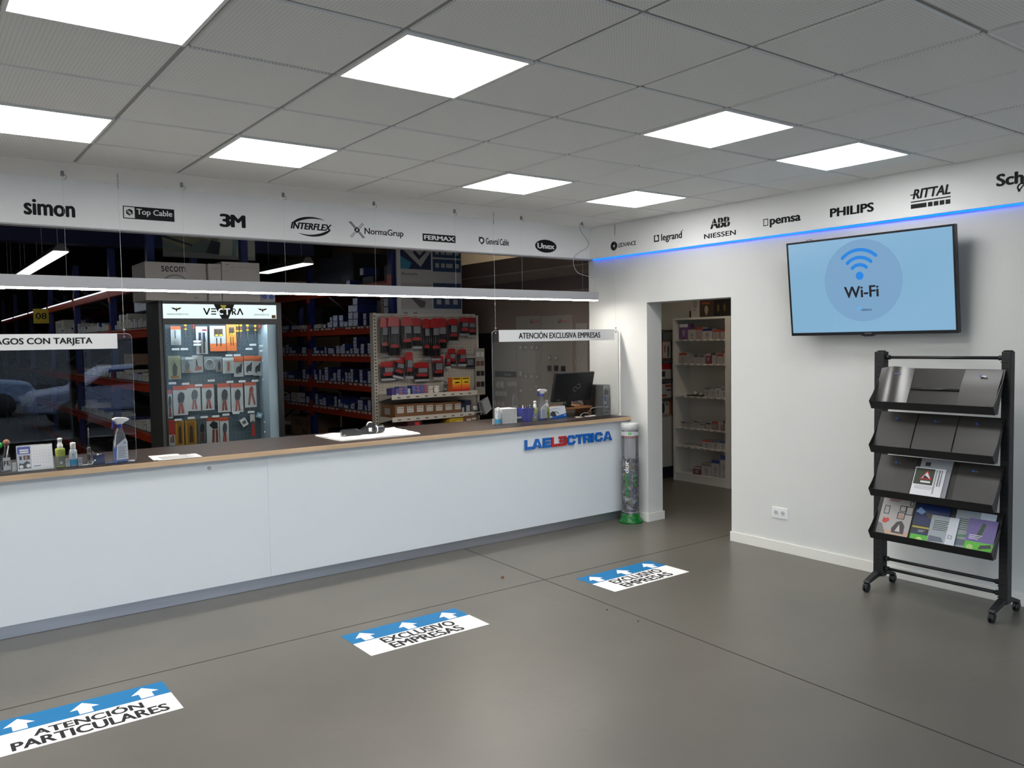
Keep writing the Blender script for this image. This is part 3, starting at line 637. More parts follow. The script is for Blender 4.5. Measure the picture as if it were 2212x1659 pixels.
for ti, zl in enumerate(zt):
    F = trayframe(zl); n = F[1].cross(F[2])
    m = MB(); m.rect(F, 0, TW, 0, TL, -.002, 0); 
    if ti == 0: m.tube([F[0]+F[1]*.235+F[2]*TL*.5+n*.006, F[0]+F[1]*.548+F[2]*TL*.5+n*.006], .0075, 10)
    lip = (F[0], F[1], (Z*.9 - X*.38).normalized())
    m.rect(lip, 0, TW, -.002, .052, -.002, .001)
    for xx in (0, TW-.002): m.prism([(0,0),(-.03,.05),(.02,.10),(.08,.18),(.10,.17),(.04,.0)], (F[0]+F[1]*xx+Z*0, X, Z), -.001, .001)
    tr = m.build('tray', TRM, t)
    fr_ = MB(); fr_.rect(lip, 0, TW, -.002, .053, .001, .0022); part(fr_.build('front_lip', BLACKM, tr), 'black front lip of the tray')
    slots = {0: ((.0,.23),(.55,.77)), 1: ((.005,.255),(.265,.515),(.525,.775)), 2: ((.005,.255),(.525,.775)), 3: ()}[ti]
    for a, b in slots:
        h = MB(); N = 10; bulge = (.045 if a < .1 else .012) if (ti == 0) else .006
        prof = [(k/N, bulge*math.sin(math.pi*min(1, (k/N)*1.05))**1.2+.003) for k in range(N+1)]
        vs2 = []; 
        for q, d in prof:
            for xx in (a, b): vs2.append(F[0]+F[1]*xx+F[2]*(q*TL*.98)+n*d)
        if ti == 0 and a < .1:      # this sheet curls across its width
            vs2 = []; prof = [(0, .003), (1, .003)]
            for k in range(N+1):
                for q in (1, 0): vs2.append(F[0]+F[1]*(a+(b-a)*k/N)+F[2]*((.03+.97*q)*TL*.98)+n*(.003+.036*math.sin(math.pi*k/N)*(.2+.8*q)))
        h.add(vs2, [(2*k, 2*k+1, 2*k+3, 2*k+2) for k in range(N)], 0, True)
        vs3 = [q - n*.0022 for q in vs2]; h.add(vs3, [(2*k, 2*k+2, 2*k+3, 2*k+1) for k in range(N)], 0, True)
        for xx in (a, b-.0015): h.prism([(0,.0),(TL*.98,.0),(TL*.98,.004)]+[(q*TL*.98, d) for q, d in reversed(prof)], (F[0]+F[1]*xx, F[2], n), -.0015, 0)
        ho = h.build('leaflet_holder', HOLDER2 if ti == 0 and a < .1 else HOLDER, tr)
    for xx in {0: (.13,.66), 1: (.13,.385,.64), 2: (.13,.62), 3: ()}[ti]:
        c = MB(); d = (.030 if xx < .3 else .016) if ti == 0 else .011; c.rect(F, xx, xx+.028, TL*.80, TL*.80+.006, d, d+.004, 0); c.rect(F, xx-.012, xx, TL*.80, TL*.80+.012, d, d+.004, 1)
        c.build('clip', [CHROME, pm('#1c55b0', .4)], tr)

# brochures lying on the trays
def brochure(ti, x, y, wd, ht, lab, art, base='#cfcfcc', lift=.004, ang=0.0, th=.005):
    F0 = trayframe(zt[ti]); n = F0[1].cross(F0[2]); c, s = math.cos(ang), math.sin(ang)
    u = F0[1]*c + F0[2]*s; v = -F0[1]*s + F0[2]*c
    F = (F0[0]+F0[1]*x+F0[2]*y+n*lift, u, v)
    m = MB(); m.rect(F, 0, wd, 0, ht, 0, th, 0)
    mats = [pm(base, .3)]
    for kind, col, *a in art:
        mm = pm(col, .3)
        if mm not in mats: mats.append(mm)
        i = mats.index(mm); lv = th+.0003*(1+len(a) and 1); d0, d1 = th, th+.0004+.0002*art.index((kind, col, *a))
        if kind == 'r': m.rect(F, a[0]*wd, a[1]*wd, a[2]*ht, a[3]*ht, d0, d1, i)
        elif kind == 'p': m.prism([(q*wd, p*ht) for q, p in a[0]], F, d0, d1, i)
        elif kind == 'd': m.disc(F, a[0]*wd, a[1]*ht, a[2]*wd, d0, d1, i, 16)
        elif kind == 'f':   # an outlined frame
            x0, x1, y0, y1, s_ = a; q = s_*wd
            for rr in ((x0*wd,x1*wd,y0*ht,y0*ht+q),(x0*wd,x1*wd,y1*ht-q,y1*ht),(x0*wd,x0*wd+q,y0*ht,y1*ht),(x1*wd-q,x1*wd,y0*ht,y1*ht)): m.rect(F, *rr, d0, d1, i)
        elif kind == 'l':
            for k in range(a[4]): m.rect(F, a[0]*wd, (a[1]-.05*(k%3))*wd, (a[2]-k*a[3])*ht, (a[2]-k*a[3]+a[3]*.4)*ht, d0, d1, i)
    o = m.build('brochure', mats); return tag(o, lab, 'brochure', 'brochures on the rack trays')
brochure(2, .285, .035, .20, .262, 'grey catalogue standing behind the road-sign brochure on the third tray', [('r','#2b2b2e',.15,.32,.80,.90),('r','#2b2b2e',.12,.30,.66,.72),('r','#8f8f92',.0,1,.0,.12),('r','#3c3c40',.45,.52,.62,.67),('r','#3c3c40',.6,.7,.62,.7)], '#8e8e92')
brochure(2, .262, .016, .195, .215, 'white brochure with red triangular road sign on the third tray', [('r','#2f3a26',.03,.66,.46,.97),('p','#b0202a',[(.2,.62),(.62,.62),(.42,.92)]),('p','#e4e4e4',[(.27,.66),(.55,.66),(.42,.86)]),('p','#1a1a1c',[(.3,.66),(.53,.66),(.36,.76)]),('r','#d8d8d8',.26,.58,.52,.58),('l','#a9a9ac',.1,.75,.40,.04,3),('r','#9a9ca2',.70,.74,.2,.95),('r','#55565c',.80,.83,.45,.95),('r','#55565c',.88,.9,.45,.95)], '#dddddf', .011)
brochure(3, .03, .010, .215, .29, 'grey brochure with picture frames and red heart at left of the lowest tray', [('r','#b59a84',0,1,0,.22),('p','#6d6a66',[(0,0),(.35,0),(.25,.18),(.12,.34),(0,.36)]),('f','#1f1f22',.1,.27,.58,.78,.02),('f','#1f1f22',.58,.78,.68,.82,.02),('f','#1f1f22',.78,1.0,.62,.82,.02),('f','#1f1f22',.86,.98,.84,.95,.02),('f','#1f1f22',.55,.78,.5,.66,.02),('p','#3a3036',[(.48,.16),(.86,.16),(.84,.36),(.72,.46),(.58,.42),(.46,.26)]),('p','#b7b2ae',[(.58,.2),(.74,.2),(.68,.38)]),('d','#b58a72',.66,.56,.07),('p','#c23228',[(.12,.38),(.22,.36),(.34,.44),(.28,.5),(.22,.46),(.15,.49)]),('l','#8f4a4a',.2,.55,.93,.03,2),('l','#e6e6e6',.05,.3,.07,.03,1)], '#a9a4a0')
brochure(3, .262, .010, .215, .27, 'dark blue and green brochure second from left on the lowest tray', [('r','#0f2350',0,1,.48,1),('p','#6f8fb5',[(0,.8),(.12,.92),(.3,.82),(.2,.74)]),('r','#20232a',0,1,.3,.48),('p','#4a4440',[(.3,.8),(1,.74),(1,.58),(.4,.68)]),('r','#b0a23a',0,.5,.40,.44),('r','#4fae2b',0,1,0,.24),('d','#b9d07a',.28,.1,.1),('r','#dcdcdc',.3,.48,.0,.02),('l','#9fb0c0',.2,.4,.34,.03,2)], '#16264e', .004)
brochure(3, .375, .018, .17, .20, 'small silver grey leaflet leaning on the blue and green brochure', [('l','#3c4a48',.12,.7,.82,.06,6),('p','#5d6470',[(.02,.12),(.6,.16),(.5,.3),(.05,.32)]),('r','#c9ccd2',.66,1,0,1),('f','#8b8e95',.72,.88,.3,.42,.03)], '#9aa0a4', .012)
brochure(3, .515, .010, .235, .27, 'large silver grey catalogue third from left on the lowest tray', [('l','#45524e',.1,.6,.78,.05,6),('p','#596270',[(.02,.14),(.45,.18),(.4,.3),(.04,.32)]),('p','#4f7a5a',[(.1,.34),(.5,.38),(.45,.44),(.1,.4)]),('r','#b9c2cc',.62,1,0,1),('f','#8d8a80',.7,.84,.26,.42,.03),('r','#dedede',.05,.3,.0,.02)], '#8d9599', .004)
brochure(3, .605, .020, .165, .215, 'purple and green leaflet at the right end of the lowest tray', [('r','#6c5f92',0,1,.32,1),('r','#55b02f',0,1,0,.32),('p','#2c4a30',[(.3,.4),(.48,.4),(.62,.86),(.5,.9)]),('d','#9fbf70',.2,.14,.12),('p','#3b3740',[(.5,.12),(.95,.2),(.9,.3),(.55,.24)]),('l','#ded9ea',.1,.55,.5,.05,3),('r','#e2e2e2',.06,.36,.0,.02)], '#6c5f92', .013)

# ================================================================ battery collecting tube
bx, by = 4.065, 2.955
t = thing('battery_tube', 'clear upright battery collecting tube with green foot beside the counter', 'battery bin', (bx, by, 0))
MB().lathe([(.118,0),(.120,.010),(.112,.024),(.094,.040),(.088,.056),(.087,.085),(.083,.085)], (bx,by,.0), 40).build('foot', mat('green_plastic', '#0b6a24', .22), t)
MB().lathe([(.0825,.06),(.0825,.905)], (bx,by,0), 40, cap=False).build('tube', thin_glass('tube_plastic', (.93,.93,.94,1), .045, .05, .10), t)
MB().lathe([(.0845,.885),(.0845,.945),(.080,.952),(.05,.953),(.05,.945)], (bx,by,0), 40).build('lid', pm('#d9d9d7', .35), t)
cm = (mat('battery_grey', '#6f7076', .3, .6), mat('battery_black', '#2b2b30', .35), mat('battery_gold', '#9a8250', .35, .4), mat('battery_white', '#b9bcc4', .35), mat('battery_blue', '#3d4a86', .35), pm('#6e7a3a', .4))
bt = MB(); rnd = random.Random(5); Lv = .095
for k in range(520):
    z = Lv+(.50)*(k/520); a = rnd.random()*6.283; r = .068*math.sqrt(.35+.65*rnd.random()); p = Vector((bx+r*math.cos(a), by+r*math.sin(a), z))
    d = Vector((rnd.uniform(-1,1), rnd.uniform(-1,1), rnd.uniform(-.7,.7))).normalized()
    if rnd.random() < .5: d = Vector((-math.sin(a), math.cos(a), rnd.uniform(-1,1))).normalized()
    big = rnd.random() < .08; L, rr = (.05,.012) if not big else (.044,.019)
    e0, e1 = p-d*L/2, p+d*L/2
    def clampr(q):
        v = Vector((q.x-bx, q.y-by)); 
        if v.length > .074-rr*.5: v = v.normalized()*(.074-rr*.5)
        return Vector((bx+v.x, by+v.y, max(q.z, .09)))
    i = rnd.choice((0,0,0,1,1,1,2,3,3,4,5)); e0, e1 = clampr(e0), clampr(e1)
    bt.lathe([(rr*.35,-.002),(rr*.35,0),(rr,.0),(rr,(e1-e0).length)], e0, 8, i, axis=(e1-e0))
o = bt.build('battery_heap', cm, t); o['kind'] = 'stuff'
def wrap(ang0, r):       # flat (along, height) -> on the tube
    return lambda a, b, d: Vector((bx-(r+d)*math.sin(ang0-a/r), by-(r+d)*math.cos(ang0-a/r), b))
def wrapv(ang0, r):      # vertical lettering reading upward
    return lambda a, b, d: Vector((bx-(r+d)*math.sin(ang0+b/r), by-(r+d)*math.cos(ang0+b/r), a))
camang = math.atan2(-(-1.525-bx), -(-2.642-by))      # angle of the side that faces the shop
A0 = camang
tm_ = lambda ang: ang
def strip(z0, z1, m, a0=-1.5, a1=1.5, r=.0832, i=0):
    N = 20; vs_ = []
    for k in range(N+1):
        a = A0+a0+(a1-a0)*k/N
        for z in (z0, z1): vs_.append((bx-r*math.sin(a), by-r*math.cos(a), z))
    m.add(vs_, [(2*k,2*k+1,2*k+3,2*k+2) for k in range(N)], i, True); return m
m = MB(); strip(.835, .875, m, i=0); strip(.822, .828, m, i=1); strip(.812, .815, m, -.6, 1.0, i=2); strip(.10, .104, m, i=0)
m.build('label_band', [pm('#c9cbcb', .4), pm('#b23038', .4), pm('#3a3a3e', .4)], t)
m = MB(); N = 18; cx_, cz_ = 0, .857
gr = [(wrap(A0, .0836)(.016*math.cos(6.283*k/N), cz_+.016*math.sin(6.283*k/N), 0)) for k in range(N)]
m.add(gr, [tuple(range(N))], 0); part(m.build('logo_dot', pm('#49b04a', .4), t), 'round green emblem')
def word(s, col, z0, z1, ang, hh, nm='lettering'):
    m = MB(); m.text(s, None, z0, -hh/2, z1-z0, hh, 0, 0, .0006, .03, fmap=wrapv(ang, .0836)); return m.build(nm, col, t)
word('r', PLASTW, .225, .246, A0+.42, .030); word('ecopila', pm('#2f8f3e', .4), .254, .475, A0+.42, .050); word('dor', pm('#e4e4e4', .4), .48, .60, A0+.42, .045)
for zz in (.45, .41, .37):
    m = MB(); 
    for k in range(2): strip(zz-.010, zz+.012, m, -.62-.12*k, -.46-.12*k, .0836)
    m.build('leaf_mark', pm('#3c9c48', .4), t)
# ================================================================ things on the counter
Z1 = 1.0005
def gel_bottle(x, y, lab, capw=.022, h=.155):
    t = thing('gel_bottle', lab, 'bottle', (x, y, 1.0))
    MB().lathe([(.014,0),(.0235,.003),(.0235,.095),(.019,.108),(.013,.114)], (x,y,Z1), 24, sy=.8).build('body', pm('#c9ced4', .25), t)
    MB().lathe([(.0239,.052),(.0239,.092)], (x,y,Z1), 24, sy=.8, cap=False).build('paper_label', pm('#e0e2e4', .5), t)
    part(MB().lathe([(.0239,.010),(.0239,.046)], (x,y,Z1), 24, sy=.8, cap=False).build('blue_label', pm('#279ac9', .4), t), 'bright blue lower label')
    MB().lathe([(.0155,.114),(.0165,.116),(.0165,.148),(.014,.153)], (x,y,Z1), 20).build('flip_cap', pm('#ecebe8', .35), t)
    d = Vector((-1.525-x, -2.642-y, 0)).normalized(); F = (Vector((x,y,0))+d*.0235, Vector((-d.y,d.x,0)), Z)
    m = MB(); m.ring(F, 0, Z1+.077, .004, .007, 0, 360, 0, .0006, 0, 14); m.rect(F, -.01, .01, Z1+.06, Z1+.063, 0, .0006); m.build('label_mark', pm('#3d8fb5', .4), t)
def pump_bottle(x, y, lab, lo):
    t = thing('spray_bottle_small', lab, 'bottle', (x, y, 1.0))
    MB().lathe([(.026,0),(.0285,.004),(.0285,.112),(.026,.120),(.016,.124)], (x,y,Z1), 24, sy=.85).build('body', pm('#a8af52', .3), t)
    MB().lathe([(.0289,.012),(.0289,.072)], (x,y,Z1), 24, sy=.85, cap=False).build('lower_label', pm(lo, .4), t)
    MB().lathe([(.0155,.124),(.0165,.126),(.0165,.146),(.013,.148),(.0125,.172),(.014,.173),(.014,.184),(.006,.187)], (x,y,Z1), 20).build('pump_cap', pm('#ecebe8', .35), t)
    d = Vector((-1.525-x, -2.642-y, 0)).normalized(); F = (Vector((x,y,0))+d*.028, Vector((-d.y,d.x,0)), Z)
    MB().disc(F, .004, Z1+.032, .007, 0, .001, 0, 16).build('label_mark', pm('#d7d9cf', .4), t)
def trigger_spray(x, y, lab, ang, h=.30):
    t = thing('trigger_spray', lab, 'spray bottle', (x, y, 1.0))
    M_ = Matrix.Translation((x, y, Z1)) @ Matrix.Rotation(ang, 4, 'Z')
    prof = [(.043,0),(.049,.004),(.049,.012),(.047,.09),(.043,.135),(.030,.190),(.020,.222),(.0155,.232)]
    MB(M_).lathe(prof, (0,0,0), 28, sy=.6).build('bottle', BOTTLECLEAR, t)
    MB(M_).lathe([(.040,.003),(.045,.006),(.0445,.092),(.0445,.093)], (0,0,0), 28, sy=.58).build('blue_liquid', pm('#3d86f0', .25), t)
    F = (Vector((0,-.0315,0)), X, Z)
    m = MB(M_); m.prism([(-.038,.022),(.036,.022),(.034,.135),(.024,.158),(-.032,.118)], F, -.004, .0005)
    for k in range(7): m.rect(F, -.026, .026-.01*(k%2), .035+k*.011, .0375+k*.011, .0005, .001, 1)
    m.text('CL', F, .005, .125, .02, .012, 1, .0005, .001, .03)
    m.build('paper_label', [pm('#dfe2e8', .5), pm('#5b6079', .5)], t)
    MB(M_).lathe([(.0165,.228),(.0175,.23),(.0175,.248),(.014,.252)], (0,0,0), 18).build('collar', pm('#2a3a9c', .35), t)
    H = (Vector((0,0,0)), X, Z)
    MB(M_).prism([(-.022,.25),(.018,.25),(.03,.262),(.058,.272),(.060,.284),(.040,.292),(-.020,.297),(-.044,.288),(-.042,.279),(-.026,.268)], H, -.014, .014).build('trigger_head', pm('#ecebe8', .3), t, bevel=.004)
    MB(M_).prism([(-.044,.276),(-.034,.27),(-.034,.25),(-.044,.228),(-.052,.226),(-.046,.25)], H, -.006, .006).build('trigger_lever', pm('#26318a', .35), t, bevel=.002)
def pen(m, base, top, r=.0042, i=0): m.tube([base, top], r, 8, i)
# left group, behind the left screen
JX = -1.025
t = thing('pen_jar', 'glass jar of pens with a white lettered label at the left edge of the counter', 'pen jar', (JX, 3.27, 1.0))
MB().lathe([(.040,0),(.042,.003),(.042,.105)], (JX,3.27,Z1), 28, cap=False).build('jar', thin_glass('jar_glass', (.8,.86,.88,1), .06), t)
MB().lathe([(.038,0),(.04,.008)], (JX,3.27,Z1), 28).build('jar_base', pm('#6d7a80', .2), t)
m = MB(); F = (Vector((JX+.013,3.229,Z1)), Vector((.97,.24,0)).normalized(), Z); m.rect(F, -.012, .028, .012, .088, -.001, .0005); m.text('FE', F, -.009, .04, .034, .028, 1, .0005, .001, .02)
m.build('jar_label', [PAPER, VINYL], t)
for k, (dx, dy, tx, ty, c) in enumerate(((0,0,.03,.01,'#2a2a30'),(-.01,.01,-.03,.0,'#1f3f9a'),(.01,-.01,.04,-.02,'#c9c9c9'),(-.02,0,-.05,.02,'#c9c9c9'),(.012,.012,.012,.03,'#2a2a30'))):
    tag(MB().tube([(JX+dx,3.27+dy,Z1+.01),(JX+dx+tx*.6,3.27+dy+ty*.6,Z1+.15+.004*k)], .0042, 8).build('pen', pm(c, .35)), ['dark pen leaning right in the glass jar','blue pen leaning left in the glass jar','silver pen leaning right in the glass jar','silver pen leaning left in the glass jar','dark pen standing at the back of the glass jar'][k], 'pen', 'pens in the glass jar')
tag(MB().lathe([(.003,-.021),(.014,-.016),(.021,0),(.016,.014),(.004,.021)], (-1.0,3.262,1.178), 16).build('pen_topper_ball', mat('brown_ball', '#8c5a3a', .35, var=.3, vscale=60)), 'brown orange ball topper above the glass jar', 'ball')
tag(MB().lathe([(.003,-.018),(.013,-.012),(.018,0),(.012,.014),(.004,.018)], (-1.035,3.27,1.163), 16).build('pen_topper_ball', pm('#2fbf4a', .35)), 'bright green topper above the glass jar', 'ball')
# desk calendar
t = thing('desk_calendar', 'white desk calendar with blue side panel on the counter', 'calendar', (-.855, 3.23, 1.0))
n0 = Vector((0,-.93,.36)); F = (Vector((-.952,3.19,Z1+.002)), X, Vector((0,.28,.96)).normalized())
m = MB(); m.rect(F, 0, .195, 0, .158, -.002, 0); F2 = (Vector((-.952,3.285,Z1+.002)), X, Vector((0,-.28,.96)).normalized()); m.rect(F2, 0, .195, 0, .158, 0, .002); m.box(-.952,-.757,3.192,3.284,Z1,Z1+.002)
m.build('stand_card', pm('#d9dadb', .5), t)
m = MB(); m.rect(F, .078, .19, .012, .152, 0, .0008)
for r in range(5):
    for c in range(6): m.rect(F, .088+c*.016, .094+c*.016, .045+r*.018, .0475+r*.018, .0008, .0011, 1)
m.rect(F, .086, .125, .022, .0265, .0008, .0011, 2); m.build('date_sheet', [pm('#e9e9ea', .5), pm('#b5b7bd', .5), pm('#5b6590', .5)], t)
m = MB(); m.rect(F, .002, .074, .012, .152, 0, .0006); m.rect(F, .004, .073, .105, .15, .0006, .0009, 1); m.rect(F, .016, .064, .124, .134, .0009, .0012, 2); m.rect(F, .016, .064, .110, .120, .0009, .0012, 2)
m.rect(F, .012, .026, .068, .092, .0006, .0009, 3); m.rect(F, .034, .068, .068, .094, .0006, .0009, 3); m.rect(F, .042, .056, .072, .09, .0009, .0012, 4)
m.prism([(.006,.014),(.07,.014),(.066,.05),(.05,.06),(.03,.044),(.01,.05)], F, .0006, .0009, 3); m.disc(F, .02, .026, .011, .0009, .0012, 2, 14); m.disc(F, .058, .03, .012, .0009, .0012, 2, 14)
m.build('picture_panel', [pm('#b9bcc6', .5), pm('#4f5fae', .5), pm('#dfe0d8', .5), pm('#4a4a55', .5), pm('#b08878', .5)], t)
m = MB(); top = F[0]+F[2]*.158
for k in range(20): m.ring((top+X*(.005+k*.0097)+Y*.004, Y, Z), 0, 0, .0045, .0056, 0, 360, -.0006, .0006, 0, 8)
m.build('spiral_binding', STEEL, t)
tag(MB().box(-.976,-.953,3.225,3.245,Z1,Z1+.052).build('note_block', pm('#e6e6df', .6)), 'small white block between the glass jar and calendar', 'note block')
pump_bottle(-.716, 3.215, 'yellow green pump bottle beside the desk calendar', '#7d8070')
gel_bottle(-.645, 3.205, 'white capped gel bottle with blue label beside the yellow bottle at left')
for k, (x, lab) in enumerate(((-.679,'left'),(-.608,'right'))):
    for q in range(2): tag(MB().box(x-.0125,x+.0125,3.19,3.21,Z1+q*.0265,Z1+q*.0265+.0255).build('eraser_cube', pm('#b9bcc2', .5), bevel=.001), 'pale cube %s the gel bottle with the blue label, %s of its pair' % ('left of' if k == 0 else 'right of', ('lower','upper')[q]), 'cube', 'pale cubes beside the gel bottle')
t = thing('counter_pen_stand', 'slim dark pen stand with upright pen behind the left screen', 'pen stand', (-.545, 3.26, 1.0))
MB().lathe([(.024,0),(.024,.006),(.012,.012),(.010,.04),(.012,.075)], (-.545,3.26,Z1), 20).build('stand', pm('#232326', .35), t)
MB().lathe([(.011,.075),(.012,.08),(.012,.105),(.010,.11)], (-.545,3.26,Z1), 16).build('holder', pm('#5a5c60', .4), t)
MB().tube([(-.545,3.26,Z1+.11),(-.543,3.262,Z1+.235)], [.006,.0025], 8).build('pen', pm('#45474c', .3), t)
MB().tube(smooth([(-.535,3.25,Z1+.09),(-.515,3.235,Z1+.06),(-.52,3.22,Z1+.02),(-.54,3.215,Z1+.004)]), .0012, 6).build('ball_chain', CHROME, t)
t = thing('clip_box', 'small dark blue square box of paper clips on the counter', 'box', (-.495, 3.215, 1.0))
m = MB(); m.box(-.525,-.465,3.19,3.194,Z1,Z1+.06).box(-.525,-.465,3.242,3.246,Z1,Z1+.06).box(-.525,-.521,3.194,3.242,Z1,Z1+.06).box(-.469,-.465,3.194,3.242,Z1,Z1+.06).box(-.525,-.465,3.19,3.246,Z1,Z1+.004)
m.build('box_body', pm('#1d2560', .35), t)
m = MB(); rnd = random.Random(2)
for k in range(9):
    p = Vector((-.495+rnd.uniform(-.016,.016), 3.218+rnd.uniform(-.012,.012), Z1+.05+rnd.uniform(0,.014))); d = Vector((rnd.uniform(-1,1), rnd.uniform(-1,1), rnd.uniform(-.3,.5)))*.012
    m.tube([p-d, p+d], .0022, 6)
o = m.build('paper_clips', CHROME, t); o['kind'] = 'stuff'
tag(MB().tube(smooth([(-.60,3.2,Z1+.004),(-.575,3.19,Z1+.004),(-.56,3.205,Z1+.004),(-.545,3.19,Z1+.004),(-.53,3.2,Z1+.02),(-.522,3.186,Z1+.03)]), .004, 8).build('white_cable', pm('#cfd0d2', .4)), 'short curled white cable in front of the dark blue clip box', 'cable')
trigger_spray(-.372, 3.185, 'clear trigger spray with blue liquid beside the dark blue clip box', .25)
tag(MB().tube([(-.46,3.16,Z1+.005),(-.40,3.15,Z1+.005)], .0048, 8).build('pen', pm('#2a4a92', .35)), 'blue pen lying on the counter before the left trigger spray', 'pen')
tag(MB().tube([(-.33,3.165,Z1+.006),(-.292,3.16,Z1+.006)], .0058, 8).build('marker_cap', pm('#dcdcdc', .35)), 'white marker lying beside the left trigger spray', 'pen')
# papers
def sheet(name, pts, z, th, mt, lab, cat, lines=None):
    m = MB(); F = (Vector((0,0,z)), X, Y); m.prism(pts, F, 0, th, 0)
    if lines:
        for q in lines: m.prism(q, F, th, th+.0003, 1)
    return tag(m.build(name, mt), lab, cat)
a_ = Vector((-.165,3.075,0)); 
sheet('paper_sheet', [(-.165,3.075),(.118,3.072),(.128,3.272),(-.148,3.275)], Z1+.0016, .0008, [pm('#c9c9c6', .7), pm('#38383b', .6)], 'white printed sheet nearest the counter edge at left', 'paper', [[(-.13,3.24-.028*k),(.09-.03*(k%2),3.24-.028*k),(.09-.03*(k%2),3.252-.028*k),(-.13,3.252-.028*k)] for k in range(6)])
sheet('paper_sheet', [(-.185,3.12),(.02,3.11),(.03,3.36),(-.16,3.37)], Z1, .0014, [pm('#c8c8c6', .7), BLACK], 'greyish sheet tucked under the printed sheet at left', 'paper')
# white towel with devices
cl = MB(); N = 26; cs = [(1.20,3.70),(1.20,3.215),(1.90,3.20),(1.985,3.80)]
P = lambda u, v: Vector(((1-u)*((1-v)*cs[1][0]+v*cs[0][0])+u*((1-v)*cs[2][0]+v*cs[3][0]), (1-u)*((1-v)*cs[1][1]+v*cs[0][1])+u*((1-v)*cs[2][1]+v*cs[3][1]), 0))
rnd = random.Random(4); vsq = []
for th in (0, 1):
    for i in range(N+1):
        for j in range(N+1):
            u, v = i/N, j/N; q = P(u, v); e = min(u, v, 1-u, 1-v)
            q.z = Z1 + (.0002 if th == 0 else .006+.0012*math.sin(u*13+v*5)+.0012*math.sin(v*15-u*7)*(1 if e < .12 else .4)+(.0016 if e < .03 else 0)*(1+math.sin(u*31+v*27)))
            vsq.append(q)
S_ = (N+1)**2; fs = []
for i in range(N):
    for j in range(N):
        a = i*(N+1)+j; b = a+N+1
        fs.append((S_+a, S_+b, S_+b+1, S_+a+1)); fs.append((a, a+1, b+1, b))
for k in range(N):
    for a, b in ((k, k+1), ((k+1)*(N+1)+N, k*(N+1)+N) if 0 else (N*(N+1)+k+1, N*(N+1)+k), ((k+1)*(N+1), k*(N+1)), (k*(N+1)+N, (k+1)*(N+1)+N)): fs.append((a, b, S_+b, S_+a))
cl.add(vsq, fs, 0, True); tag(cl.build('white_towel', mat('towel', '#e9e8e4', .9, bump=.4, bscale=300)), 'white folded towel spread on the dark worktop', 'towel')
ZT = Z1+.0095
t = thing('card_terminal', 'flat black card terminal on the white towel', 'card terminal', (1.41, 3.47, ZT))
M_ = Matrix.Translation((1.412, 3.475, ZT)) @ Matrix.Rotation(-.25, 4, 'Z')
MB(M_).prism([(-.08,0),(.08,0),(.08,.03),(.03,.05),(-.08,.044)], (Vector((0,.038,0)), X, Z), 0, .076).build('body', pm('#1f2024', .3), t, bevel=.004)
MB(M_).rect((Vector((-.08,-.038,.0445)), X, Y), .012, .10, .012, .064, 0, .0015).build('display', pm('#3c4046', .15), t)
m = MB(M_); 
for r in range(3):
    for c in range(4): m.rect((Vector((.035,-.03,.050)), Vector((.9,0,-.36)).normalized(), Y), .004+c*.011, .012+c*.011, .004+r*.018, .016+r*.018, 0, .002)
m.build('keypad', pm('#5b5e64', .4), t)
tag(MB().tube(smooth([(1.33,3.45,ZT+.004),(1.345,3.44,ZT+.006),(1.355,3.455,ZT+.008),(1.37,3.45,ZT+.008)]), .004, 8).build('usb_plug', pm('#8d8f94', .3, .6)), 'small metal plug end beside the card terminal', 'plug')
t = thing('tape_dispenser', 'black desk tape dispenser with white roll on the towel', 'tape dispenser', (1.555, 3.47, ZT))
M_ = Matrix.Translation((1.558, 3.475, ZT)) @ Matrix.Rotation(-.2, 4, 'Z')
m = MB(M_); m.prism([(-.085,0),(.06,0),(.062,.07),(.045,.092),(.01,.092),(-.012,.06),(-.07,.03),(-.085,.036)], (Vector((0,.026,0)), X, Z), 0, .008); m.prism([(-.085,0),(.06,0),(.062,.07),(.045,.092),(.01,.092),(-.012,.06),(-.07,.03),(-.085,.036)], (Vector((0,-.018,0)), X, Z), 0, .008); m.box(-.085,.06,-.018,.018,0,.012)
m.build('body', pm('#18181b', .35), t, bevel=.002)
MB(M_).lathe([(.010,-.009),(.029,-.009),(.029,.009),(.010,.009)], (.026,0,.070), 28, axis=Y).build('tape_roll', pm('#d4cfc2', .4), t)
MB(M_).prism([(-.092,.03),(-.078,.028),(-.078,.044),(-.088,.05)], (Vector((0,.014,0)), X, Z), 0, .028).build('cutter', STEEL, t)
t = thing('barcode_scanner', 'dark cylindrical scanner lying on the white towel', 'scanner', (1.66, 3.47, ZT))
dv = Vector((.97,.1,0)).normalized(); c0 = Vector((1.605,3.462,ZT+.033))
MB().lathe([(.028,0),(.033,.004),(.033,.09),(.029,.098)], c0+dv*.0, 28, axis=dv).build('barrel', mat('scanner_body', '#26282e', .22), t)
part(MB().lathe([(.0335,.018),(.0335,.03)], c0, 28, axis=dv, cap=False).build('ring', pm('#c9cbd0', .3), t), 'pale ring round the barrel')
MB().lathe([(.02,-.04),(.024,-.03),(.024,0)], c0-Vector((0,0,.004)), 20, axis=dv).build('neck', pm('#3a3c42', .3), t)
part(MB().obox(c0+Vector((-.035,-.012,.002)), (.022,.03,.03), (0,0,.1)).build('sticker', PAPER, t), 'white sticker')
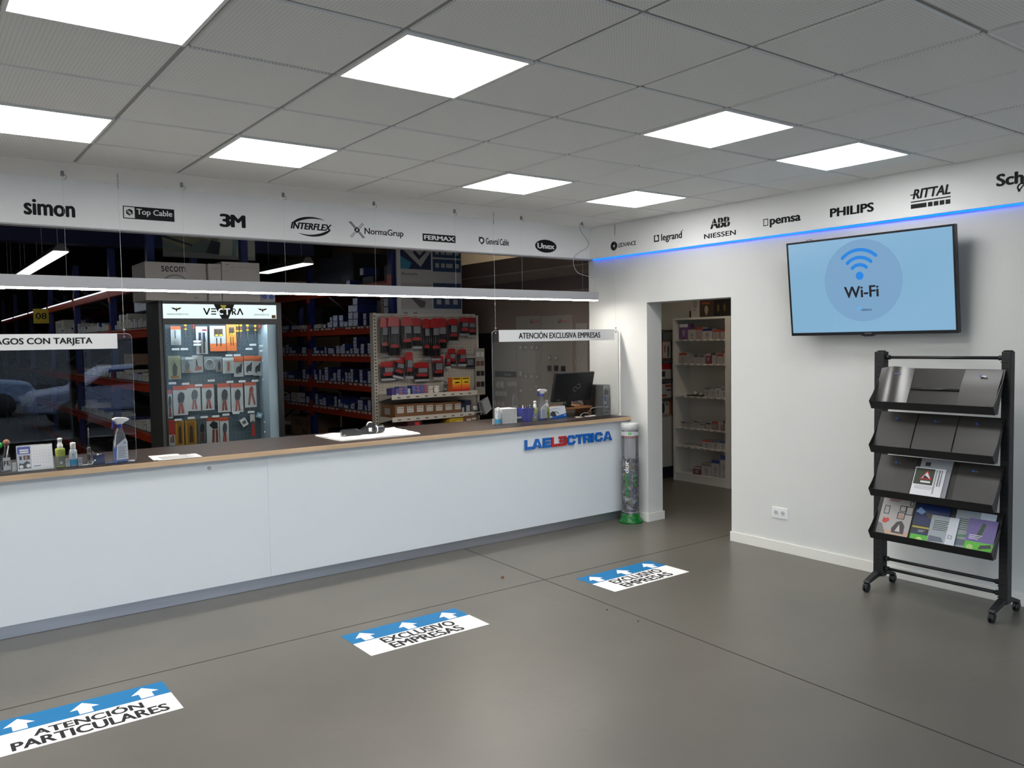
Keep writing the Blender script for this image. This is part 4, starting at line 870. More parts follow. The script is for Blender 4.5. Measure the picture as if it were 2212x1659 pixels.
# right group
gel_bottle(2.825, 3.385, 'white capped gel bottle with blue label beside the patterned box at right')
for k, x in enumerate((2.797, 2.858)):
    for q in range(2): tag(MB().box(x-.012,x+.012,3.395,3.42,Z1+q*.0265,Z1+q*.0265+.0255).build('eraser_cube', pm('#b9bcc2', .5), bevel=.001), 'pale cube %s the right gel bottle, %s of its pair' % ('left of' if k == 0 else 'between the patterned box and', ('lower','upper')[q]), 'cube', 'pale cubes beside the right gel bottle')
t = thing('tissue_box', 'white cube box with small black line pattern on the counter', 'box', (2.95, 3.44, 1.0))
M_ = Matrix.Translation((2.955, 3.445, Z1)) @ Matrix.Rotation(-.08, 4, 'Z')
MB(M_).box(-.078,.078,-.07,.07,0,.135).build('carton', pm('#dcdcda', .6), t, bevel=.001)
m = MB(M_); rnd = random.Random(9); F = (Vector((-.078,-.07,0)), X, Z); F3 = (Vector((-.078,.07,0)), -Y, Z)
for FF, wd in ((F, .156), (F3, .14)):
    for r in range(8):
        for c in range(9):
            x0 = .01+c*wd/9.2+(r%2)*.006; z0 = .01+r*.015
            if x0 < wd-.014: m.stroke([(x0,z0),(x0+.004,z0+.011)], FF, .0022 if rnd.random() < .8 else .004, 0, .0004)
m.build('line_pattern', pm('#55555a', .5), t)
t = thing('desk_phone_base', 'grey upright holder with a smaller dark block beside the patterned box', 'holder', (3.09, 3.47, 1.0))
MB().box(3.062,3.125,3.47,3.51,Z1,Z1+.145).build('upright_block', pm('#4b4c50', .45), t, bevel=.003)
MB().box(3.055,3.125,3.40,3.465,Z1,Z1+.035).build('low_block', pm('#3b3b3e', .4), t, bevel=.003)
MB().tube(smooth([(3.075,3.49,Z1+.145),(3.085,3.50,Z1+.22),(3.095,3.50,Z1+.255),(3.108,3.50,Z1+.24),(3.125,3.48,Z1+.16)]), .0028, 8).build('wire_loop', pm('#6d6f73', .3), t)
part(MB().box(3.052,3.10,3.394,3.40,Z1+.036,Z1+.052).build('tag', PAPER, t), 'white tag')
t = thing('pen_cup', 'bright blue tapered pen cup on the right part of the counter', 'pen cup', (3.15, 3.40, 1.0))
lo = [(3.105,3.365),(3.19,3.355),(3.195,3.425),(3.11,3.43)]; hi = [(3.085,3.35),(3.215,3.34),(3.215,3.44),(3.09,3.445)]
m = MB(); m.add([(a,b,Z1) for a,b in lo]+[(a,b,Z1+.128) for a,b in hi]+[(a+(3.15-a)*.06,b+(3.395-b)*.06,Z1+.128) for a,b in hi]+[(a+(3.15-a)*.08,b+(3.395-b)*.08,Z1+.01) for a,b in lo],
 [(0,1,5,4),(1,2,6,5),(2,3,7,6),(3,0,4,7),(3,2,1,0),(4,5,9,8),(5,6,10,9),(6,7,11,10),(7,4,8,11),(8,9,13,12),(9,10,14,13),(10,11,15,14),(11,8,12,15),(12,13,14,15)])
m.prism([(3.14,0),(3.152,0),(3.135,.118),(3.128,.118)], (Vector((0,3.351,Z1)), X, Vector((0,-.1,1)).normalized()), 0, .006)
m.build('cup', pm('#2c3bb0', .32), t)
for k, (a, b, c2) in enumerate(((3.13,'#c9ced2','pale pen'),(3.15,'#7a2a28','red pen'),(3.17,'#2a2a30','dark pen'),(3.185,'#1f7f8f','teal pen'))):
    tag(MB().tube([(a,3.395,Z1+.012),(a+.012*(k-1.5),3.39+.004*k,Z1+.155)], .0045, 8).build('pen', pm(b, .35)), '%s standing in the blue pen cup' % c2, 'pen', 'pens in the blue cup')
pump_bottle(3.268, 3.405, 'yellow green pump bottle beside the blue pen cup', '#8f9298')
trigger_spray(3.335, 3.385, 'clear trigger spray with blue liquid among the right counter bottles', .0)
pump_bottle(3.412, 3.405, 'yellow green pump bottle between the right trigger spray and the headset box', '#8b9a3c')
t = thing('headset_box', 'blue and white product box leaning on the counter before the monitor', 'box', (3.57, 3.42, 1.0))
M_ = Matrix.Translation((3.455, 3.42, Z1)) @ Matrix.Rotation(.06, 4, 'Z') @ Matrix.Rotation(-.25, 4, 'X')
MB(M_).box(0,.235,0,.055,.0,.118).build('carton', pm('#d6dae2', .4), t, bevel=.001)
F = (Vector((0,0,0)), X, Z); m = MB(M_)
m.prism([(.0,0),(.235,0),(.235,.046),(.0,.008)], F, 0, .0006, 0); m.disc(F, .06, .045, .028, .0004, .001, 1, 20); m.prism([(.02,.03),(.10,.02),(.09,.07),(.03,.06)], F, .0002, .0008, 1); m.stroke([(.10,.07),(.135,.045)], F, .009, .0004, .001, 1); m.stroke([(.02,.085),(.1,.1),(.16,.085)], F, .006, .0004, .001, 2); m.text('hp', F, .20, .018, .02, .014, 3, .0008, .0014, .03)
m.build('printed_front', [pm('#1760b8', .35), pm('#3a3c42', .4), pm('#9fb0c8', .4), PAPER], t)
# monitor, riser, computer
t = thing('wood_riser', 'low wooden riser shelf under the monitor', 'stand', (3.9, 3.60, 1.0))
WD = mat('riser_wood', '#b5794c', .5, var=.25, vscale=3, stretch=(.6,3,3))
MB().box(3.70,4.06,3.47,3.74,Z1+.072,Z1+.092).build('top_board', WD, t, bevel=.002)
for xx in (3.70, 4.04): MB().box(xx,xx+.02,3.49,3.72,Z1,Z1+.072).build('side_board', WD, t)
t = thing('monitor', 'black computer monitor seen from behind on a wooden riser', 'monitor', (3.85, 3.6, Z1+.092))
ZR = Z1+.0925; MF = (Vector((3.535, 3.475, 1.150)), Vector((1,.0,0)), Vector((0,-.24,.97)).normalized())
Wm, Hm = .50, .292
MB().rect(MF, 0, Wm, 0, Hm, -.03, 0).build('back_shell', mat('monitor_black', '#1e1f22', .42, bump=.1, bscale=500), t, bevel=.006)
MB().rect(MF, .20, .29, .0, .07, 0, .012).build('stand_socket', MATS['monitor_black'], t, bevel=.004)
m = MB()
c1, c2 = (.285, .125), (.325, .155)
m.ring(MF, .27, .125, .019, .026, 40, 330, 0, .0012, 0, 26); m.ring(MF, .312, .152, .019, .026, -140, 150, 0, .0012, 0, 26); m.stroke([(.284,.144),(.298,.134)], MF, .008, 0, .0012)
m.build('emblem', pm('#8e9196', .3, .4), t)
part(MB().rect(MF, .06, .095, .018, .026, 0, .001).build('sticker', pm('#9a9ca2', .4), t), 'small pale sticker')
m = MB(); m.obox((3.78,3.515,1.15),(.05,.022,.11),(0,0,0)); m.lathe([(.085,0),(.085,.006),(.03,.014),(.028,.02)], (3.79,3.565,ZR), 28); m.obox((3.78,3.54,ZR+.018),(.05,.07,.02))
m.build('stand', pm('#17181a', .4), t)
for k, q in enumerate(([(3.70,3.50,1.17),(3.70,3.49,1.13),(3.73,3.50,1.10),(3.78,3.51,1.10)],[(3.85,3.495,1.18),(3.87,3.49,1.14),(3.92,3.49,1.11),(3.98,3.52,1.10)],[(3.90,3.495,1.17),(3.93,3.48,1.15),(3.96,3.48,1.11),(3.98,3.5,1.10)])):
    MB().tube(smooth(q), .0035, 8).build('cable', BLACK, t)
t = thing('desktop_computer', 'black and silver small desktop computer standing beside the wall', 'computer', (4.13, 3.48, 1.0))
MB().box(4.085,4.172,3.345,3.64,Z1,Z1+.30).build('case', pm('#121214', .4), t, bevel=.003)
m = MB(); F = (Vector((4.087,3.345,Z1)), X, Z); m.rect(F, .003, .082, .004, .296, 0, .002, 0)
m.rect(F, .01, .07, .2, .25, .002, .004, 1); m.rect(F, .012, .04, .14, .185, .002, .005, 2); m.disc(F, .03, .25, .02, .002, .003, 3, 18); m.rect(F, .05, .075, .12, .19, .002, .006, 3)
for k in range(5): m.rect(F, .01, .075, .015+k*.02, .027+k*.02, .002, .004, 3 if k%2 else 1)
m.build('rear_panel', [pm('#8f9398', .3, .5), pm('#2d2f33', .4), pm('#1d3f7a', .4), pm('#5e6166', .4)], t)
for k, q in enumerate(([(4.13,3.34,1.15),(4.11,3.30,1.13),(4.06,3.32,1.07),(4.0,3.36,1.05),(3.95,3.40,1.03)],[(4.14,3.34,1.10),(4.10,3.29,1.085),(4.02,3.32,1.09),(3.97,3.38,1.075),(3.94,3.42,1.02)],[(4.12,3.34,1.19),(4.09,3.31,1.22),(4.06,3.33,1.15),(4.05,3.35,1.04),(4.04,3.36,1.004)],[(4.15,3.335,1.09),(4.12,3.30,1.06),(4.08,3.31,1.03),(4.0,3.36,1.006),(3.86,3.40,1.006)])):
    o = MB().tube(smooth(q), .0032 if k != 1 else .0036, 8).build('cable', pm('#17171a' if k != 1 else '#85878b', .4), t)
for k, (x, y) in enumerate(((3.755,3.34),(3.885,3.345),(3.955,3.36))):
    tag(MB().lathe([(.034,0),(.036,.002),(.036,.005),(.033,.007)], (x,y,Z1), 28).build('white_disc', pm('#dcdad4', .4)), ['white disc coaster on the counter, leftmost before the computer','white disc coaster on the counter, middle of the three','white disc coaster on the counter, nearest the computer'][k], 'coaster', 'white discs on the counter')
tag(MB().tube(smooth([(3.86,3.43,Z1+.003),(3.88,3.43,Z1+.022),(3.92,3.43,Z1+.03),(3.96,3.43,Z1+.022),(3.98,3.43,Z1+.003)]), .0045, 8).build('cable_hoop', pm('#b9b9bb', .3)), 'short arched grey cable on the counter beside the computer', 'cable')
# ================================================================ lit tool showcase behind the counter
cx0, cx1, cy0, cy1, cz1 = .42, 1.57, 5.30, 5.78, 2.172
t = thing('tool_showcase', 'black lit glass-front tool showcase with an illuminated header', 'display cabinet', ((cx0+cx1)/2, 5.5, 0))
FRM = pm('#141416', .4)
m = MB(); m.box(cx0+.03,cx1,cy0,cy0+.03,1.957,2.012).box(cx0+.03,cx1,cy0,cy0+.03,2.146,cz1).box(cx0+.03,.464,cy0,cy0+.03,.2,1.957).box(1.522,cx1,cy0,cy0+.03,.2,1.957).box(cx0+.03,.452,cy0,cy0+.03,2.012,2.146).box(1.52,cx1,cy0,cy0+.03,2.012,2.146).box(cx0+.03,cx1,cy0,cy0+.03,0,.2)
m.build('front_frame', FRM, t)
m = MB(); m.box(cx0,cx0+.03,cy0+.02,cy1,0,cz1).box(cx1-.02,cx1,cy0+.031,cy1,0,cz1).box(cx0+.03,cx1-.02,cy0+.031,cy1,cz1-.02,cz1).box(cx0+.03,cx1-.02,cy0+.031,cy1,0,.1)
m.build('side_panels', pm('#3b3c3c', .5), t)
PEG = mat('pegboard_blue', '#4a5c66', .55, bump=.25, bscale=90)
pg = MB(); pg.box(cx0+.031,cx1-.021,5.62,5.64,.1,2.15); pb = pg.build('pegboard', PEG, t)
h = MB()
for i in range(27):
    for j in range(26): h.box(cx0+.06+i*.04-.004, cx0+.06+i*.04+.004, 5.6192, 5.6205, .82+j*.042-.004, .82+j*.042+.004)
h.build('peg_holes', pm('#2d3940', .8), pb)
m = MB(); m.box(1.44,1.549,cy0+.05,5.62,.1,1.955).box(cx0+.031,cx0+.036,cy0+.05,5.62,.1,1.955); part(m.build('inner_lining', pm('#9fb0ba', .4), t), 'pale blue grey inner side lining')
MB().box(.464,1.522,cy0+.012,cy0+.016,.2,1.957).build('glass_door', GLASS, t)
part(MB().box(.50,1.50,cy0+.045,cy0+.075,1.972,1.984).build('light_tube', glow('#e6f6ff', 34), t), 'bright light strip inside the top')
hd = MB().box(.452,1.52,cy0+.004,cy0+.02,2.012,2.146).build('header_sign', glow('#dff0ee', .85), t)
F = FB(.452, 2.012, cy0+.003); W = 1.068
m = MB(); m.prism([(.46,.134),(.655,.134),(.595,.0),(.53,.0)], F, 0, .0008); m.build('dark_wedge', VINYL, hd)
m = MB(); lz, hz, th_ = .036, .098, .0135
def bar(x0, z0, x1, z1, i=0, wd=.0135): m.stroke([(x0,z0),(x1,z1)], F, wd, .0009+.0004*i, .0013+.0004*i, i)
bar(.366,hz,.394,lz); bar(.42,hz,.392,lz)
for zz in (lz+.006, (lz+hz)/2, hz-.006): bar(.434,zz,.480,zz,0,.011)
m.ring(F, .530, (lz+hz)/2, .019, .031, 55, 305, .0013, .0017, 1, 20)
bar(.556,hz-.006,.612,hz-.006,1,.011); bar(.584,lz,.584,hz-.006,1,.0125)
bar(.634,lz,.634,hz); m.ring(F, .648, hz-.019, .010, .019, -90, 90, .0009, .0013, 0, 12); bar(.634,hz-.004,.65,hz-.004,0,.008); bar(.634,hz-.034,.65,hz-.034,0,.008); bar(.646,hz-.036,.668,lz)
bar(.682,lz,.708,hz); bar(.734,lz,.706,hz)
m.build('lettering', [VINYL, glow('#e6f2f0', .85)], hd)
MB().prism([(.52,.128),(.58,.128),(.55,.075)], F, .0016, .002).build('yellow_triangle', pm('#d4c92a', .4), hd)
for ex in (.12, .93):
    m = MB()
    for s in (-1, 1): m.prism([(ex,.088),(ex+s*.022,.098),(ex+s*.048,.10),(ex+s*.03,.085),(ex+s*.012,.08)], F, 0, .0008, 0)
    m.prism([(ex-.012,.086),(ex+.012,.086),(ex,.06)], F, 0, .0009, 0); m.disc(F, ex, .094, .006, .001, .0014, 1, 12); m.build('emblem', [VINYL, pm('#d4c92a', .4)], hd)
    MB().text('HERRAMIENTAS', F, ex-.085, .032, .19 if ex < .5 else .15, .014, 0, 0, .0008, .0).build('small_lettering', pm('#55555a', .5), hd)
MB().rect(F, 1.02, 1.06, .004, .036, .001, .0015).build('brown_sticker', pm('#7a4f1e', .5), hd)
# price labels on pegs
pl_ = [(.60,1.73),(.80,1.77),(.80,1.80),(.72,1.64),(.68,1.73),(1.10,1.66),(1.18,1.66),(1.30,1.72),(1.34,1.76),(1.44,1.75),(1.44,1.70),(1.46,1.60),(.56,1.41),(.68,1.40),(.80,1.38),(.92,1.42),(1.10,1.40),(1.22,1.40),(1.35,1.40),(1.46,1.41),(.60,1.06),(.72,1.07),(.84,1.07),(.95,1.07),(1.05,1.08),(1.15,1.09),(1.30,1.09),(1.46,.88),(1.46,.98)]
for a, b in pl_:
    m = MB(); m.tube([(a,5.62,b+.012),(a,5.50,b+.016)], .0022, 6, 1); m.box(a-.034,a+.034,5.488,5.490,b-.012,b+.008); m.build('price_tag', [pm('#c3c9cc', .5), CHROME], t)

# packages hanging in the showcase
def pack(kind, x0, x1, z0, z1, y, lab):
    w_, h_ = x1-x0, z1-z0; F = (Vector((x0, y, z0)), X, Z); m = MB(); mats = []
    def mi(c):
        mm = c if not isinstance(c, str) else pm(c, .4)
        if mm not in mats: mats.append(mm)
        return mats.index(mm)
    t = thing('tool_pack', lab, 'tool pack', ((x0+x1)/2, y, z0), 'tool packs hanging in the showcase')
    def R(nm, c, a, b, d, e, d0=0, d1=.004):
        MB().rect(F, a*w_, b*w_, d*h_, e*h_, d0, d1).build(nm, pm(c, .45) if isinstance(c, str) else c, t)
    def tool(parts_):
        mm = MB(); ms = []
        for col, poly in parts_:
            c = pm(col, .4)
            if c not in ms: ms.append(c)
            mm.prism([(a*w_, b*h_) for a, b in poly], F, .005, .014, ms.index(c))
        mm.build('tool', ms, t)
    PL = lambda hc, gc: [(gc, [(.30,.06),(.44,.06),(.50,.40),(.40,.42)]),(gc, [(.58,.06),(.72,.06),(.62,.42),(.52,.40)]),(hc, [(.36,.42),(.66,.42),(.78,.60),(.74,.74),(.55,.80),(.36,.72),(.30,.56)]),('#8a8d92', [(.34,.40),(.70,.43),(.70,.455),(.34,.425)])]
    if kind in ('w','w2','o','p','pr','pl','rw','p2','p3'):
        R('card', '#b9bdbf' if kind != 'rw' else '#b03022', 0, 1, 0, 1, 0, .003)
        if kind in ('w','o'): R('header', '#d0632a', 0, 1, .74 if kind == 'o' else .82, 1, .003, .0045)
        if kind in ('p','pr','p2','p3'): R('header', '#b5492c', 0, 1, .86, 1, .003, .0045)
        if kind == 'w': tool([('#5a5e66', [(.38,.35),(.46,.35),(.46,.78),(.38,.78)])])
        elif kind == 'w2': tool([('#b0623a', [(.42,.2),(.58,.16),(.62,.72),(.46,.74)])])
        elif kind == 'o': tool([('#4a4d52', [(.18,.22),(.34,.12),(.5,.34),(.66,.58),(.84,.68),(.74,.52),(.6,.3),(.74,.2),(.56,.26),(.4,.5),(.24,.42)])])
        elif kind == 'pl': tool([('#b8583a', [(.2,.12),(.45,.1),(.5,.3),(.3,.36)]),('#b8583a', [(.55,.12),(.85,.2),(.8,.34),(.5,.36)]),('#4a4240', [(.36,.36),(.5,.34),(.4,.8),(.32,.6)])])
        elif kind == 'rw': R('lower_card', '#b7b2ae', .05, 1, 0, .42, .003, .005); tool([('#8d3226', [(.6,.1),(.8,.1),(.8,.4),(.6,.4)]),('#55524f', [(.3,.1),(.5,.14),(.46,.36),(.34,.34)])])
        elif kind == 'pr': tool([('#96392c', [(.26,.10),(.38,.10),(.52,.56),(.40,.6)]),('#96392c', [(.76,.10),(.88,.10),(.66,.62),(.54,.56)]),('#96392c', [(.38,.6),(.68,.6),(.72,.76),(.58,.84),(.42,.76)])])
        elif kind == 'p2': tool([('#7f3b30', [(.40,.04),(.56,.04),(.62,.55),(.46,.55)]),('#7f3b30', [(.70,.04),(.86,.04),(.86,.55),(.70,.55)]),('#25262a', [(.2,.72),(.5,.58),(.86,.58),(.84,.8),(.5,.86)])])
        else: tool(PL('#2a2c33' if kind == 'p' else '#54575c', '#a03a2c'))
        MB().rect(F, .03*w_, .97*w_, .03*h_, .97*h_, .0145, .0152).build('blister', GLASS, t)
    elif kind in ('c','coil','d','y','yc'):
        R('card', {'c':'#8f9aa0','coil':'#7d868b','d':'#4c5559','y':'#a9ad8c','yc':'#a67a24'}[kind], 0, 1, 0, 1, 0, .003)
        if kind == 'coil':
            mm = MB()
            for k in range(4): mm.ring(F, w_*.42, h_*(.55-.04*k), .026+.007*k, .031+.007*k, 0, 360, .005+.003*k, .008+.003*k, 0, 20)
            mm.build('tool', pm('#b5bcc0', .3), t)
        elif kind == 'd': tool(PL('#17181c', '#7c3128'))
        elif kind == 'yc': R('inner_card', '#8a5a1c', .2, .8, .05, .9, .003, .005); tool([('#3a2a1c', [(.36,.08),(.66,.08),(.62,.7),(.5,.78),(.4,.7)])])
        else: tool([('#4a453f', [(.36,.14),(.62,.14),(.7,.5),(.5,.72),(.34,.5)]),('#b06a3c', [(.2,.05),(.8,.05),(.8,.13),(.2,.13)])])
        MB().rect(F, 0, w_, 0, h_, .0148, .0155).build('blister', GLASS, t)
    elif kind in ('setw','seto'):
        R('card', '#d98a3a' if kind == 'seto' else '#a9adb0', 0, 1, 0, 1, 0, .012)
        R('lower_band', '#c46228', 0, 1, 0, .30, .012, .0128)
        for a, b in ((.32,.50),(.58,.76)):
            mm = MB(); mm.rect(F, a*w_, b*w_, .62*h_, .84*h_, .013, .018, 0); mm.rect(F, a*w_, b*w_, .60*h_, .66*h_, .018, .022, 1); mm.rect(F, (a+.06)*w_, (b-.06)*w_, .2*h_, .52*h_, .013, .018, 0); mm.build('tool', [pm('#3a2d26', .4), pm('#d9c22c', .4)], t)
        R('window', '#5a4a3c', .26, .82, .60, .88, .012, .0126)
    elif kind == 'twin':
        R('card', '#c6ccd0', 0, 1, 0, 1, 0, .003); R('mark', '#a52c2c', .55, .95, .84, .9, .003, .004)
        tool([('#2e3458', [(.2,.45),(.4,.45),(.42,.78),(.24,.78)]),('#2e3458', [(.6,.45),(.8,.45),(.76,.78),(.58,.78)]),('#5a4350', [(.26,.04),(.4,.04),(.4,.45),(.26,.45)]),('#5a4350', [(.6,.04),(.74,.04),(.74,.45),(.6,.45)])])
        MB().rect(F, 0, w_, 0, h_, .0148, .0155).build('blister', GLASS, t)
    elif kind in ('s','s2','r'):
        n = 2 if kind == 's2' else 1
        for k in range(n):
            q = x0+w_*(k+.5)/n; c = '#c23a34' if kind == 'r' else '#d8c02c'
            mm = MB(); mm.lathe([(.009,h_*.62),(.015,h_*.66),(.013,h_*.75),(.015,h_*.9),(.010,h_)], (q,y-.01,z0), 12, 0); mm.lathe([(.0155,h_*.7),(.0145,h_*.8),(.0155,h_*.88)], (q,y-.01,z0), 12, 1, cap=False); mm.build('handle', [pm(c, .35), pm('#5a2f22', .4)], t)
            MB().lathe([(.0035,0),(.0035,h_*.62)], (q,y-.01,z0), 8).build('shaft', pm('#6d4a52', .4), t)
    elif kind == 'tilt' or kind == 'lb':
        c = '#b9bcb8' if kind == 'tilt' else '#8fb2c4'; a = -.5 if kind == 'tilt' else .35
        MB().obox(((x0+x1)/2, y, (z0+z1)/2), (w_*.62, .03, h_*.72), (0, a, 0)).build('carton', pm(c, .5), t)
        MB().obox(((x0+x1)/2, y-.0155, (z0+z1)/2), (w_*.36, .001, h_*.3), (0, a, 0)).build('label', pm('#4a4d50' if kind == 'tilt' else '#d5e2e8', .5), t)
    elif kind == 'rp':
        R('header', '#a9a6a2', .1, .9, .66, 1, 0, .004); tool([('#9a2f28', [(.2,0),(.46,0),(.5,.5),(.3,.6)]),('#9a2f28', [(.56,0),(.8,0),(.72,.6),(.52,.5)]),('#5a4a46', [(.34,.56),(.68,.56),(.56,.72),(.44,.72)])])
ROWS = [('top', [('w', 0.572, 0.663, 1.768, 1.946), ('s', 0.682, 0.718, 1.815, 1.966), ('r', 0.765, 0.796, 1.854, 1.966), ('twin', 0.8, 0.906, 1.676, 1.942), ('setw', 0.931, 1.084, 1.701, 1.949), ('seto', 1.088, 1.182, 1.702, 1.966), ('s2', 1.183, 1.25, 1.751, 1.97), ('s', 1.271, 1.322, 1.783, 1.966), ('s', 1.356, 1.402, 1.798, 1.957), ('r', 1.405, 1.435, 1.864, 1.957)]),
 ('second', [('y', 0.538, 0.652, 1.444, 1.666), ('c', 0.657, 0.757, 1.499, 1.655), ('pl', 0.761, 0.859, 1.5, 1.665), ('coil', 0.866, 0.980, 1.52, 1.65), ('c', 0.984, 1.041, 1.5, 1.647), ('w2', 1.044, 1.150, 1.481, 1.637), ('o', 1.156, 1.250, 1.444, 1.643), ('o', 1.256, 1.345, 1.457, 1.649), ('o', 1.350, 1.437, 1.447, 1.646)]),
 ('third', [('p', 0.511, 0.563, 1.074, 1.343), ('p', 0.568, 0.700, 1.099, 1.378), ('p', 0.703, 0.824, 1.131, 1.388), ('p', 0.836, 0.951, 1.131, 1.383), ('p', 0.987, 1.111, 1.1, 1.384), ('p', 1.117, 1.233, 1.092, 1.378), ('pr', 1.255, 1.373, 1.133, 1.385)]),
 ('bottom', [('rw', 0.512, 0.577, 0.815, 1.057), ('yc', 0.58, 0.656, 0.812, 1.052), ('yc', 0.672, 0.777, 0.811, 1.048), ('d', 0.781, 0.864, 0.818, 1.054), ('p2', 0.872, 0.992, 0.788, 1.058), ('p3', 0.996, 1.081, 0.791, 1.051), ('tilt', 1.187, 1.285, 0.932, 1.041), ('rp', 1.291, 1.350, 0.842, 1.061), ('lb', 1.354, 1.437, 1.011, 1.083)])]
KN = {'w':'white pack with orange header','s':'yellow handled screwdriver','r':'red handled screwdriver','twin':'clear twin tool pack','setw':'large orange tool set box','seto':'orange tool set box','s2':'pair of yellow handled screwdrivers','y':'pale yellowish pack','c':'clear grey pack','pl':'white pack with orange pliers','coil':'clear pack holding a coil','w2':'white pack with orange tool','o':'orange headed cutter pack','p':'white pack of dark pliers','pr':'white pack with all red pliers','rw':'red and white pack','yc':'amber pack','d':'dark pack with pliers','p2':'white pack with crimping pliers','p3':'white pack of grey pliers','tilt':'tilted white carton','rp':'red handled tool','lb':'pale blue tilted carton'}
for rn, L in ROWS:
    for i, (k, a, b, c, d) in enumerate(L): pack(k, a, b, c, d, 5.53-.012*(i%2), '%s, %s from left in the %s row of the showcase' % (KN[k], ORD[i], rn))

# boxes on top of the showcase
def carton(x0, x1, y0, y1, z0, z1, lab, art=None, col='#a9a49f', name='cardboard_box'):
    t = thing(name, lab, 'box', ((x0+x1)/2, (y0+y1)/2, z0))
    MB().box(x0,x1,y0,y1,z0,z1).build('carton', mat('card_'+col, col, .75, var=.04, vscale=5), t, bevel=.003)
    if art:
        m = MB(); art(m, FB(x0, z0, y0), x1-x0, z1-z0); m.build('print', [VINYL, pm('#1d3f9a', .4), pm('#8d8a88', .5), PAPER, pm('#b3262b', .4)], t)
    return t
ZB = cz1+.001
def art1(m, F, w, h): m.text('secom', F, .14, h-.085, .21, .05, 0, 0, .0008, .0); m.ring(F, .26, .1, .13, .135, 40, 140, 0, .0008, 0, 20); m.text('Quad', F, .2, .05, .09, .03, 2, 0, .0008); m.rect(F, .42, .46, .02, .04, 0, .0008, 2)
carton(.30,.84,5.25,5.75,ZB,2.52,'largest pale carton with black lettering on the showcase, leftmost', art1)
def art2(m, F, w, h): m.text('secom', F, .03, h-.05, .07, .016, 2, 0, .0008); m.rect(F, .02, .09, .05, .056, 0, .0008, 2); m.rect(F, .02, .07, .08, .086, 0, .0008, 2)
carton(.846,.966,5.22,5.6,ZB,2.52,'narrow pale carton on the showcase between two larger ones', art2)
def art3(m, F, w, h):
    for k in range(4): m.text('secom', F, .085+k*.072, h-.055, .05, .011, 2, 0, .0008)
    m.rect(F, .04, .07, h-.03, h-.026, 0, .0008, 0); m.rect(F, .02, .07, h-.09, h-.086, 0, .0008, 2)
    for k in range(5): m.rect(F, .03+k*.07, .06+k*.07, .05+.006*(k%2), .056+.006*(k%2), 0, .0008, 2); m.rect(F, .005+k*.073, .0062+k*.073, .01, .1, 0, .0004, 2)
carton(.972,1.335,5.22,5.7,ZB,2.545,'wide pale carton on the showcase, right of the narrow one', art3)
def art4(m, F, w, h): m.disc(F, .04, .05, .024, 0, .0008, 1, 18); m.disc(F, .105, .05, .024, 0, .0008, 1, 18)
carton(1.345,1.49,5.24,5.6,ZB,2.30,'small pale carton with two blue discs at right on the showcase', art4, '#8d8d92')

# hanging poster above the showcase
t = thing('hanging_poster', 'faded landscape photo poster hanging above the showcase', 'poster', (1.26, 6.5, 2.7))
F = FB(.775, 2.70, 6.5); m = MB(); m.rect(F, 0, .98, 0, .75, -.006, 0, 0)
m.rect(F, 0, .58, .06, .75, 0, .001, 1); m.rect(F, .58, .98, .04, .75, 0, .001, 2)
m.prism([(0,.08),(.58,.05),(.58,.14),(.4,.2),(.2,.1),(.0,.18)], F, .001, .002, 3); m.prism([(.44,.06),(.58,.05),(.6,.18),(.5,.2)], F, .0015, .0025, 4); m.prism([(0,.2),(.3,.12),(.3,.14),(0,.23)], F, .0015, .0025, 4)
m.prism([(.28,.25),(.5,.2),(.56,.45),(.4,.5)], F, .001, .002, 5); m.prism([(.72,.04),(.76,.04),(.8,.3),(.83,.04),(.87,.04),(.85,.4),(.78,.46),(.74,.3)], F, .001, .002, 6)
for k in range(3): m.stroke([(0,.45-.06*k),(.2,.5-.07*k),(.3,.48-.05*k)], F, .012, .0012, .0022, 5)
m.build('print', [pm('#8f8f8a', .7), mat('poster_olive', '#77765f', .8, var=.25, vscale=6), pm('#a2a29b', .7), pm('#5f6a66', .7), pm('#2c3438', .7), pm('#8f937c', .7), pm('#6f8a86', .7)], t)
for xx in (.85, 1.68): MB().tube([(xx,6.5,3.44),(xx,6.5,6)], .002, 6).build('suspension_wire', WIRE, t)

